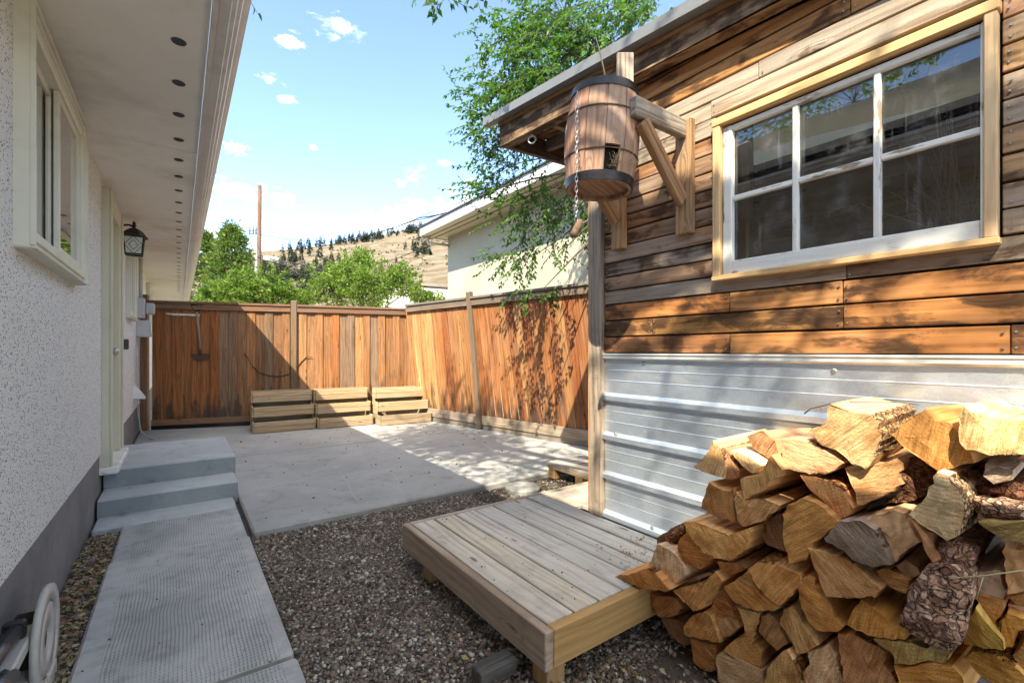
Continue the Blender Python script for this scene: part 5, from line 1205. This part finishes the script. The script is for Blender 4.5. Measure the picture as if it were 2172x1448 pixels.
# ================================================================== TREES
def tube_np(mb, pts, r0, r1, n=5):
    k = len(pts); mb.tube(pts, [r0+(r1-r0)*i/(k-1) for i in range(k)], n)
def sprays(starts, dirs, lengths, leaf, step, droop, twig_mb, rng, jitter=.35, flat=True):
    Ps, Ds, Ns, Ls = [], [], [], []
    for s, d, L in zip(starts, dirs, lengths):
        p = np.array(s, float); d = np.array(d, float); d /= np.linalg.norm(d); n = max(3, int(L/step)); path = [tuple(p)]
        side = np.cross(d, (0, 0, 1)); side /= np.linalg.norm(side)+1e-9; nrm = np.cross(side, d)
        for i in range(n):
            d = d+np.array((0, 0, -droop))*step/.1+rng.normal(0, .05, 3); d /= np.linalg.norm(d); p = p+d*step
            if i % 3 == 2 or i == n-1: path.append(tuple(p))
            sgn = 1 if i % 2 else -1
            ld = d*.75+side*sgn*.8+rng.normal(0, .2, 3)+np.array((0, 0, -.25)); nn = nrm+rng.normal(0, jitter, 3)
            Ps.append(p); Ds.append(ld); Ns.append(nn); Ls.append(leaf*rng.uniform(.7, 1.2)*(1-.35*i/n))
        Ps.append(p); Ds.append(d); Ns.append(nrm+rng.normal(0, .3, 3)); Ls.append(leaf*.8)
        if twig_mb is not None and len(path) > 1: tube_np(twig_mb, path, .0028, .0012, 3)
    return np.array(Ps), np.array(Ds), np.array(Ns), np.array(Ls)
def elm():
    t = thing('elm_tree', 'leafy elm tree spreading over the fence behind the shed', 'tree', (4.9, 2.7, 0)); rng = np.random.default_rng(3)
    br = MB(); base = Vector((4.9, 2.7, -.05)); crown = Vector((4.85, 2.9, 3.0))
    br.tube([base, Vector((4.95, 2.75, 1.4)), crown], [.17, .14, .12], 10)
    # hubs: (px, py, depth, spread_px, number of sprays, preferred screen direction)
    hubs = [(1200, 40, 5.0, 100, 80, (-.7, .3)), (1330, 10, 5.0, 80, 50, (-.3, .3)), (1120, 70, 4.9, 70, 48, (-.9, .3)), (1150, 160, 4.8, 80, 70, (-.9, .4)), (1240, 90, 5.2, 60, 50, (-.5, .3)), (1180, 200, 5.0, 50, 40, (-.6, .4)),
            (1085, 190, 4.7, 60, 26, (-1, .1)), (1040, 235, 4.5, 45, 14, (-1, .1)), (1120, 265, 4.6, 80, 34, (-.7, .6)), (1060, 290, 4.6, 50, 20, (-.9, .4)), (1080, 350, 4.6, 60, 17, (-1, .1)),
            (1040, 405, 4.5, 40, 12, (-1, .2)), (1130, 420, 4.5, 70, 18, (-.5, .8)), (1185, 400, 4.6, 60, 16, (-.3, .9)), (1170, 470, 4.5, 55, 10, (-.3, .9)), (1110, 490, 4.4, 60, 13, (-.7, .7)), (1075, 540, 4.4, 30, 6, (-.8, .5)), (1130, 545, 4.3, 45, 5, (-.4, .8)), (1195, 530, 4.3, 35, 3, (-.3, .9)),
            (1150, 615, 4.2, 45, 2, (-.7, .5)), (1215, 450, 4.7, 35, 9, (-.2, .9)), (1290, 90, 5.3, 80, 26, (-.5, .3))]
    Q = lambda px, py, d: at(px, py, d=d)
    starts, dirs, lens = [], [], []
    for px, py, d, sp, n, (sx, sy) in hubs:
        if py > 220: d += .85
        hub = Q(px, py, d); mid = crown.lerp(hub, .5)+Vector((0, 0, .25+.3*rng.random()))
        br.tube([crown, crown.lerp(mid, .5)+Vector((0, 0, .1)), mid, mid.lerp(hub, .6)+Vector((0, 0, .03)), hub], [.045, .03, .018, .010, .004], 5)
        for i in range(int(n*1.9)):
            dd = d+rng.normal(0, .25); q = Q(px+rng.normal(0, sp*.55), py+rng.normal(0, sp*.45), dd)
            ang = rng.normal(0, .6); ca, sa = math.cos(ang), math.sin(ang); ex, ey = sx*ca-sy*sa, sx*sa+sy*ca
            v = Vector((SC, -SS, 0))*ex+Vector((0, 0, -ey))+Vector((SS, SC, 0))*rng.normal(0, .45)
            starts.append(tuple(q)); dirs.append(tuple(v)); lens.append(rng.uniform(.18, .42))
            if i % 3 == 0: br.tube([hub, hub.lerp(q, .5)+Vector((0, 0, .03)), q], [.004, .003, .002], 3)
    # a few long single sprays at the ragged left edge
    for (a, b_), (c, e), d in (((1045, 262), (948, 238), 4.4), ((1060, 372), (955, 352), 4.4), ((1070, 395), (985, 415), 4.4), ((1030, 215), (1008, 70), 4.6), ((1110, 110), (1040, 60), 4.8), ((1075, 545), (1008, 590), 4.3), ((1110, 610), (1060, 660), 4.2), ((1190, 615), (1110, 652), 4.2), ((1105, 625), (1110, 672), 4.15), ((1040, 150), (1010, 100), 4.6), ((1050, 330), (985, 300), 4.5), ((1030, 455), (975, 430), 4.5)):
        if b_ > 200: d += .85
        p, q = Q(a, b_, d), Q(c, e, d-.1); starts.append(tuple(p)); dirs.append(tuple(q-p+Vector((0, 0, .12)))); lens.append((q-p).length)
    br2 = MB(); P, D, N, L = sprays(starts, dirs, lens, .074, .028, .05, br2, rng)
    br.build('trunk', M_twig, t); br2.build('twigs', M_twig, t, kind='stuff')
    V, F = leaf_cards(P, D, N, L, L*.52); np_object('crown', V, F, M_leaf, t, 'stuff')
elm()
def shade_tree():
    t = thing('shade_tree', 'tall leafy tree behind the house end shading the shed wall', 'tree', (.6, -4.8, 0)); rng = np.random.default_rng(9)
    br = MB(); br.tube([(.6, -4.8, -.05), (.45, -4.5, 2), (.0, -3.8, 4.2), (-.5, -2.8, 5.2)], [.2, .17, .12, .07], 10)
    starts, dirs, lens = [], [], []
    C = [(-.9, 2.6, 5.5, .5, 90), (-.7, 3.4, 5.2, .55, 100), (-1.0, 3.3, 5.7, .5, 90), (-.3, 2.9, 4.4, .4, 50), (-.7, 4.0, 5.2, .4, 36), (-.5, 2.5, 4.6, .4, 36), (-1.1, -1.6, 5.7, .8, 20), (-.4, -2.2, 5.6, .8, 14), (.3, -2.6, 5.2, .7, 14), (-1.6, -.6, 6.0, .7, 14), (-.2, -3.6, 6.2, 1.0, 40), (-1.8, -2.6, 6.6, 1.0, 40), (-.6, -1.1, 5.2, .5, 8), (.5, -1.6, 5.0, .45, 7), (-2.4, -.2, 6.8, .8, 24), (.4, -4.4, 5.2, 1.0, 40), (-1.2, .2, 5.9, .5, 12), (-1.0, 1.6, 5.4, .7, 22), (-.7, 2.6, 4.9, .6, 70), (-1.5, 2.8, 5.4, .7, 80), (-.5, 3.4, 4.5, .45, 44), (-.4, 1.9, 4.4, .4, 22), (-1.2, 2.2, 5.9, .6, 70), (-.6, 1.2, 4.6, .5, 26)]
    for x, y, z, r, n in C:
        c = Vector((x, y, z)); s = Vector((-.3, -3.2, 5.0)); br.tube([s, s.lerp(c, .5)+Vector((0, 0, .3)), c], [.05, .03, .012], 5)
        for i in range(n):
            q = c+Vector(rng.normal(0, r*.6, 3)); starts.append(tuple(q)); v = rng.normal(0, 1, 3); v[2] -= .4; dirs.append(tuple(v)); lens.append(rng.uniform(.3, .6))
    limb = [Vector((-.3, -3.2, 5.0)), Vector((.3, -1.2, 4.9)), Vector((.9, .6, 4.6)), Vector((1.15, 2.0, 4.2))]
    br.tube(limb, [.05, .035, .022, .008], 6)
    for px, py, d, n in ((905, -40, 2.7, 3), (925, -25, 2.7, 3), (955, -20, 2.75, 3), (985, -55, 2.7, 3), (1020, -70, 2.8, 4), (1010, -30, 3.0, 3), (1060, -60, 2.9, 3), (1120, -50, 3.1, 3), (536, -14, 2.6, 2)):
        p = at(px, py, d=d)
        br.tube([limb[3] if px > 600 else limb[2], (limb[3] if px > 600 else limb[2]).lerp(p, .6)+Vector((0, 0, .2)), p+Vector((0, 0, .03))], [.006, .004, .002], 4)
        for i in range(n): starts.append(tuple(p+Vector(rng.normal(0, .03, 3)))); dirs.append((rng.normal(0, .5), rng.normal(0, .5), -1)); lens.append(rng.uniform(.10, .2))
    br2 = MB(); P, D, N, L = sprays(starts, dirs, lens, .094, .034, .05, br2, rng); L = L*np.where((P[:, 1] > .4) & (P[:, 2] < 4.0) & (P[:, 0] > .25), .62, 1.0)
    br.build('trunk', M_twig, t); br2.build('twigs', M_twig, t, kind='stuff')
    V, F = leaf_cards(P, D, N, L, L*.5); np_object('crown', V, F, M_leaf, t, 'stuff')
shade_tree()

# background shrubs and trees beyond the back fence
def bushy(name, label, cat, c, blobs, leaf, n, mat, trunk_h, seed, feather=.0, group=None):
    t = thing(name, label, cat, c, group); rng = np.random.default_rng(seed); br = MB()
    top = Vector((c[0], c[1], c[2]+trunk_h)); br.tube([c, top], [.12, .07], 8)
    Ps, Ds, Ns = [], [], []
    tot = sum(b[3]**2 for b in blobs)
    for x, y, z, r in blobs:
        b = Vector((x, y, z)); br.tube([top, top.lerp(b, .5)+Vector((0, 0, .1)), b], [.04, .025, .01], 5)
        m = int(n*r*r/tot); k = max(6, m//30)
        for q in range(k):
            d = rng.normal(0, 1, 3); d /= np.linalg.norm(d); e = np.array(b)+d*r*(rng.uniform(.4, 1.05) if q % 4 else rng.uniform(1.05, 1.45))*np.array((1, 1, .95))
            br.tube([b, b.lerp(Vector(e), .5), e], [.008, .006, .003], 3)
            mm = m//k; s = rng.normal(0, 1, (mm, 3))*r*(.15 if q % 4 else .09); s[:, 2] *= .7+feather; s[:, 2] += feather*.3*r
            Ps.append(e+s); dd = rng.normal(0, 1, (mm, 3))+d*.8; dd[:, 2] -= .1; Ds.append(dd); nn = rng.normal(0, .8, (mm, 3)); nn[:, 2] += .7; Ns.append(nn)
    P, D, N = np.concatenate(Ps), np.concatenate(Ds), np.concatenate(Ns); L = rng.uniform(.6, 1.3, len(P))*leaf
    br.build('trunk', M_twig, t); V, F = leaf_cards(P, D, N, L, L*.42); np_object('crown', V, F, mat, t, 'stuff'); return t
def blob(px, py, d, rpx): p = at(px, py, d=d); return (p.x, p.y, p.z, rpx/FPX*d)
g0 = lambda px, d: tuple(Vector((at(px, 745, d=d).x, at(px, 745, d=d).y, -.05)))
bushy('leafy_shrub', 'bright green shrub in front of the utility pole foot', 'shrub', g0(560, 14), [blob(520, 610, 13.5, 34), (blob(565, 605, 14, 32)), blob(600, 618, 14, 26), blob(480, 622, 13.6, 28), blob(445, 628, 13.8, 22), blob(540, 640, 13.5, 36)], .10, 9000, M_leaf2, 1.5, 21)
bushy('leafy_tree', 'feathery bright green tree right of the pole below the hill', 'tree', g0(770, 15), [blob(760, 575, 15, 42), blob(700, 610, 14.6, 38), blob(720, 590, 15, 30), blob(815, 600, 15, 38), blob(850, 585, 15.2, 30), blob(770, 620, 14.5, 44), blob(668, 628, 14.6, 22), blob(870, 615, 15, 26), blob(770, 545, 15.2, 20)], .10, 15000, M_leaf2, 2.0, 22, .25)
bushy('leafy_shrub', 'low light green shrub by the neighbour house wall', 'shrub', g0(905, 13.0), [blob(890, 632, 13, 22), blob(925, 640, 13, 18)], .09, 1800, M_leaf2, 1.2, 23)
bushy('leafy_shrub', 'thin green shrub between the pole and the feathery tree', 'shrub', g0(628, 16), [blob(625, 628, 16, 20), blob(650, 640, 16, 18)], .10, 1500, M_leaf2, 1.2, 24)
def cedar(px, top_py, d, wpx, seed, label):
    b = g0(px, d); p = at(px, top_py, d=d); H = p.z; R = wpx/FPX*d
    t = thing('cedar_tree', label, 'tree', b); rng = np.random.default_rng(seed); br = MB().tube([b, (b[0], b[1], H*.95)], [.14, .02], 8)
    Ps, Ds, Ns = [], [], []
    for k in range(330):
        f = rng.random()**.8; z = H*(.10+.88*f); r = R*(1-f)**.75*rng.uniform(.55, 1.15)+.08; a = rng.uniform(0, 6.28)
        e = np.array((b[0]+r*math.cos(a), b[1]+r*math.sin(a), z+r*.25)); 
        if k % 3 == 0: br.tube([(b[0], b[1], z), tuple(e)], [.015, .004], 3)
        m = 34; s = rng.normal(0, 1, (m, 3))*np.array((.16, .16, .13))*(.6+r*.35); Ps.append(e+s)
        dd = rng.normal(0, .6, (m, 3)); dd[:, 0] += math.cos(a)*.8; dd[:, 1] += math.sin(a)*.8; dd[:, 2] += .45; Ds.append(dd); Ns.append(rng.normal(0, 1, (m, 3)))
    P, D, N = np.concatenate(Ps), np.concatenate(Ds), np.concatenate(Ns); L = rng.uniform(.6, 1.3, len(P))*.15
    br.build('trunk', M_twig, t); V, F = leaf_cards(P, D, N, L, L*.38); np_object('crown', V, F, M_cedar, t, 'stuff')
cedar(492, 474, 18, 72, 31, 'tall cedar tree with loose olive sprays beside the eave'); cedar(432, 490, 20, 60, 32, 'shorter cedar tree partly hidden by the house eave')

bushy('leafy_tree', 'large green tree standing behind the white house', 'tree', (-9.5, 5.5, -.05), [(-9, 4.2, 7.2, 1.3), (-9, 6.2, 7.4, 1.4), (-8.6, 5.2, 8.4, 1.2), (-9.6, 7.6, 6.8, 1.2), (-9, 3.0, 6.6, .9), (-9.4, 9.0, 6.2, .9), (-10, 5.5, 6.0, 1.5)], .16, 5200, M_leaf2, 4.5, 41)
# neighbour house
NX = 5.2
nh = thing('neighbour_house', 'cream stucco neighbour house with lilac fascia beyond the side fence', 'house', (NX, 9, 0))
c0 = at(950, 500, x=NX); ZS = 3.92
MB().box((NX, -2, -.1), (NX+6, c0.y, ZS)).build('wall', M_creamst, nh)
ex = 4.62; ye = at(893, 497, x=ex).y
MB().box((ex, -2.4, ZS), (NX+6.4, ye, ZS+.03)).build('soffit', plain('cream_soffit', (.58, .55, .42), .6), nh)
for q in (.18, .34): MB().box((ex+q, -2.4, ZS-.012), (ex+q+.02, ye-.02, ZS-.001)).build('soffit_trim', plain('brown_trim', (.2, .16, .11), .6), nh)
MB().box((ex-.03, -2.4, ZS-.02), (ex, ye, ZS+.17)).build('fascia', M_purplef, nh); MB().box((ex, ye, ZS-.02), (NX+6.4, ye+.03, ZS+.17)).build('fascia', M_purplef, nh)
MB().prism([(ex-.06, ZS+.172), (ex-.06, ZS+.20), (NX+3, ZS+1.5), (NX+6.5, ZS+.2), (NX+6.5, ZS+.172)], 'y', -2.5, ye+.06).build('roof', M_shingle, nh)
MB().tube([(ex+.16, ye-.05, ZS), (ex+.16, ye-.05, ZS-.16), (NX+.02, ye-.35, ZS-.22)], .035, 8).build('downspout', plain('cream_pipe', (.55, .53, .42), .5), nh)

# utility pole, wires
up0 = g0(549, 26)
tp = thing('utility_pole', 'tall wooden utility pole rising above the trees', 'utility pole', up0)
ptop = at(551, 394, d=26)
pm = MB().tube([up0, (up0[0], up0[1], ptop.z*.5), tuple(ptop)], [.15, .13, .10], 12); pm.build('pole', M_pole, tp, frame(Vector(up0), (0, 0, 1), (1, 0, 0)), color=(.11, .06, .04, 0))
cx = MB()
for px, py in ((534, 487), (534, 494)): cx.tube([at(551, py, d=26), at(px-8, py+3, d=26)], .02, 6)
for px in (530, 537, 543): cx.tube([at(px, 480, d=26), at(px, 497, d=26)], .035, 6)
cx.build('insulator_bracket', M_rust, tp)
MB().tube([at(551, 394, d=26), at(552, 388, d=26)], .05, 8).build('cap', M_greybox, tp)
wp2 = MB().tube([g0(543, 25.5), tuple(at(543, 520, d=25.5))], .05, 8); tag(wp2.build('conduit_post', M_whitepl), 'thin white conduit post standing beside the utility pole', 'post')
bx = MB().box((-.38, -.1, -.1), (.38, .1, .1), .03); me = bx.mesh('splice_case', M_whitepl); o = bpy.data.objects.new('splice_case', me); c = at(575, 549, d=25); place(o, None, frame(c, Vector((SC, -SS, -.12)), (0, 0, 1))); tag(o, 'white cable splice case hanging on the overhead cable', 'splice case')
def wire(pts, r, label):
    P = [at(px, py, d=d) for px, py, d in pts]; Q = []
    for i in range(len(P)-1):
        for k in range(8): Q.append(P[i].lerp(P[i+1], k/8)-Vector((0, 0, (P[i+1]-P[i]).length*.015*math.sin(math.pi*k/8))))
    Q.append(P[-1]); tag(MB().tube(Q, r*1.5, 5).build('overhead_wire', M_wire), label, 'wire', 'overhead utility wires')
wire([(300, 528, 8.6), (350, 532, 10), (415, 541, 17), (550, 545, 26)], .014, 'cable from the house eave to the utility pole, upper strand')
wire([(295, 540, 8.6), (385, 548, 12), (430, 562, 17), (475, 590, 17.5)], .012, 'thin service wire sagging from the eave into the cedar')
wire([(550, 541, 26), (640, 560, 22), (760, 585, 18), (955, 612, 14.5)], .022, 'thick black cable from the pole down to the neighbour house')
wire([(550, 546, 26), (640, 566, 22), (740, 585, 18), (820, 594, 16)], .012, 'thin lower cable below the thick black one')
wire([(550, 497, 26), (700, 512, 22), (880, 468, 16), (1010, 425, 12)], .010, 'thin wire rising from the pole past the hill crest')
wire([(730, 508, 24), (890, 462, 17), (1000, 432, 13), (1100, 402, 11)], .014, 'dark wire crossing the sky above the neighbour eave')
wire([(800, 490, 24), (930, 442, 17), (1000, 418, 13)], .006, 'faint wire highest against the sky by the elm')
wire([(640, 590, 22), (760, 570, 20), (905, 522, 15), (950, 512, 14)], .010, 'wire running up across the hill to the neighbour downspout')
wire([(425, 478, 19), (470, 520, 21), (540, 500, 26)], .010, 'loose wire drooping beside the cedar top')

# hill with pines
ridge = [(-300, 560), (100, 545), (400, 540), (560, 532), (640, 528), (690, 520), (740, 512), (790, 502), (840, 492), (880, 487), (930, 483), (1000, 470), (1150, 455), (1400, 460), (1800, 500), (2300, 560)]
RX = [p[0] for p in ridge]; RY = [p[1] for p in ridge]
R0, R1 = 55.0, 420.0
def hill_z(px, f):
    y = np.interp(px, RX, RY); H = (745-y)/FPX*1.0
    d = R0+(R1-R0)*f
    prof = np.interp(f, [0, .08, .25, .6, 1.0], [.30, .42, .62, .84, 1.0])
    z = CH+d*H*prof
    z += d*.016*mnoise.noise((px*.012, f*5, 2))*min(1, (1-f)*3+.12)+d*.006*mnoise.noise((px*.04, f*14, 5))*min(1, (1-f)*4+.1)
    return z
gx = np.linspace(-300, 2300, 150); gf = np.concatenate([np.linspace(0, 1, 60), [1.06, 1.15]])
V = []; 
for f in gf:
    for px in gx:
        d = R0+(R1-R0)*f; p = at(px, 745, d=d); z = hill_z(px, min(f, 1)) if f <= 1 else hill_z(px, 1)-(f-1)*140
        V.append((p.x, p.y, z if f > 0 else -1.0))
nx, nf = len(gx), len(gf)
F = [(j*nx+i, j*nx+i+1, (j+1)*nx+i+1, (j+1)*nx+i) for j in range(nf-1) for i in range(nx-1)]
M_hill, T, b, out = new_mat('dry_grass_hill'); p = T.n('ShaderNodeNewGeometry').outputs['Position']
n1 = T.noise(p, .03, 6, .65); n2 = T.noise(T.scale(p, (.06, .06, .22)), 1, 7, .72); n3 = T.noise(p, .35, 5, .75)
c = T.mix(T.ss(n1, .3, .7), (.185, .145, .105), (.235, .19, .145)); c = T.mix(T.m('MULTIPLY', T.ss(n2, .44, .58), .8), c, (.12, .085, .045)); c = T.mix(T.m('MULTIPLY', T.ss(n3, .48, .7), .6), c, (.085, .08, .042)); c = T.mix(T.m('MULTIPLY', T.ss(n1, .60, .75), .6), c, (.30, .25, .20))
setb(T, b, c, .95, normal=T.bump(T.m('ADD', n2, n3), .6, 1.5), spec=.1)
o = np_object('hill', np.array(V), np.array(F), M_hill, None, 'structure', smooth=True)
rsb = random.Random(5); sv = []; sfc = []; N0 = 0
for k in range(900):
    px = rsb.uniform(380, 1000); f = rsb.uniform(.12, 1.0); d = R0+(R1-R0)*f
    if mnoise.noise((px*.02, f*6, 9)) < -.05: continue
    q = at(px, 745, d=d); z = hill_z(px, f); r = rsb.uniform(.25, 1.1)
    for j in range(7):
        a = rsb.uniform(0, 6.28); e = Vector((q.x+r*.7*math.cos(a)*rsb.random(), q.y+r*.7*math.sin(a)*rsb.random(), z+r*rsb.uniform(.05, .7)))
        d1 = Vector((rsb.gauss(0, 1), rsb.gauss(0, 1), rsb.gauss(0, 1))).normalized()*r*.7; d2 = Vector((rsb.gauss(0, 1), rsb.gauss(0, 1), rsb.gauss(0, 1))).normalized()*r*.5
        sv += [tuple(e-d1), tuple(e+d2), tuple(e+d1), tuple(e-d2)]; sfc.append((N0, N0+1, N0+2, N0+3)); N0 += 4
o = MB().add(sv, sfc).build('scrub', island('scrub_bush', [(0, (.05, .055, .025)), (.6, (.10, .09, .045)), (1, (.16, .13, .07))]), kind='stuff'); tag(o, 'low dry scrub bushes dotted over the grass hill', 'scrub')
# pale stone bank between the shrubs and the neighbour house
bk = MB(); vs = []; fs = []; PX = np.linspace(800, 1010, 26)
for j, (d, py) in enumerate(((34, 700), (34.5, 655), (37, 632), (41, 617), (48, 612), (52, 640))):
    for px in PX:
        q = at(px, py+4*mnoise.noise((px*.03, j*1.1, 0)), d=d); vs.append(tuple(q))
fs = [(j*26+i, j*26+i+1, (j+1)*26+i+1, (j+1)*26+i) for j in range(5) for i in range(25)]
o = bk.add(vs, fs, 0, True).build('bank', stone('pale_bank', (.34, .30, .24), (.46, .42, .36), .8, 8, .6, .95)); o['kind'] = 'structure'
# pines
def pine_mesh(seed):
    rng = np.random.default_rng(seed); P, D, N = [], [], []
    for k in range(130):
        f = rng.random()**.9; z = .14+.84*f; r = .20*(1-f)**.8*rng.uniform(.3, 1.15)+.012; a = rng.uniform(0, 6.28)
        P.append((r*.25*math.cos(a), r*.25*math.sin(a), z+.03)); D.append((math.cos(a), math.sin(a), rng.uniform(-.5, .25))); N.append((rng.normal(0, .4), rng.normal(0, .4), 1))
    P, D, N = map(np.array, (P, D, N)); L = np.array([.24*(1-p[2])**.75*rng.uniform(.6, 1.2)+.035 for p in P]); V, F = leaf_cards(P, D, N, L, L*.62, .1)
    me = bpy.data.meshes.new('crown'); me.from_pydata([tuple(v) for v in V], [], [tuple(f) for f in F]); me.materials.append(M_pineleaf)
    tm = MB().tube([(0, 0, -.05), (0, 0, .9)], [.022, .005], 5).mesh('trunk', M_twig); return me, tm
PM = [pine_mesh(s) for s in range(5)]
rs = random.Random(77)
def pine(px, f, h, label, group):
    d = R0+(R1-R0)*f; q = at(px, 745, d=d); z = hill_z(px, f); me, tm = rs.choice(PM)
    t = bpy.data.objects.new('pine_tree', None); place(t, None, Matrix.Translation((q.x, q.y, z-.2))); tag(t, label, 'tree', group)
    M = Matrix.Translation((q.x, q.y, z-.2)) @ Matrix.Rotation(rs.uniform(0, 6.28), 4, 'Z') @ Matrix.Diagonal((h*rs.uniform(.9, 1.3), h*rs.uniform(.9, 1.3), h, 1))
    place(bpy.data.objects.new('crown', me), t, M); place(bpy.data.objects.new('trunk', tm), t, M)
GA, GB, GC = 'pines along the hill crest', 'pines in the belt at the hill foot', 'pines scattered on the grass slope'
for k in range(80): pine(rs.uniform(715, 900), rs.uniform(.88, 1.0), rs.uniform(3, 10.5), 'dark pine in the row along the hill crest', GA)
for k in range(14): pine(rs.uniform(560, 730), rs.uniform(.9, 1.0), rs.uniform(6, 12), 'dark pine in the row along the hill crest', GA)
for k in range(150): pine(rs.gauss(632, 62), rs.uniform(.10, .66), rs.uniform(4, 8.5), 'dark pine in the thick belt low on the hill', GB)
for px, f, h in ((617, .72, 9), (637, .86, 14), (655, .8, 9), (679, .74, 13), (702, .82, 9), (741, .95, 9), (770, .5, 4), (735, .6, 5), (860, .66, 6), (877, .6, 9), (884, .58, 10), (897, .56, 11), (903, .55, 9), (910, .5, 8), (915, .7, 8), (905, .72, 10), (890, .75, 7), (870, .9, 7), (885, .5, 6), (840, .45, 4)):
    pine(px, f, h*1.0, 'single pine standing out on the dry grass slope', GC)
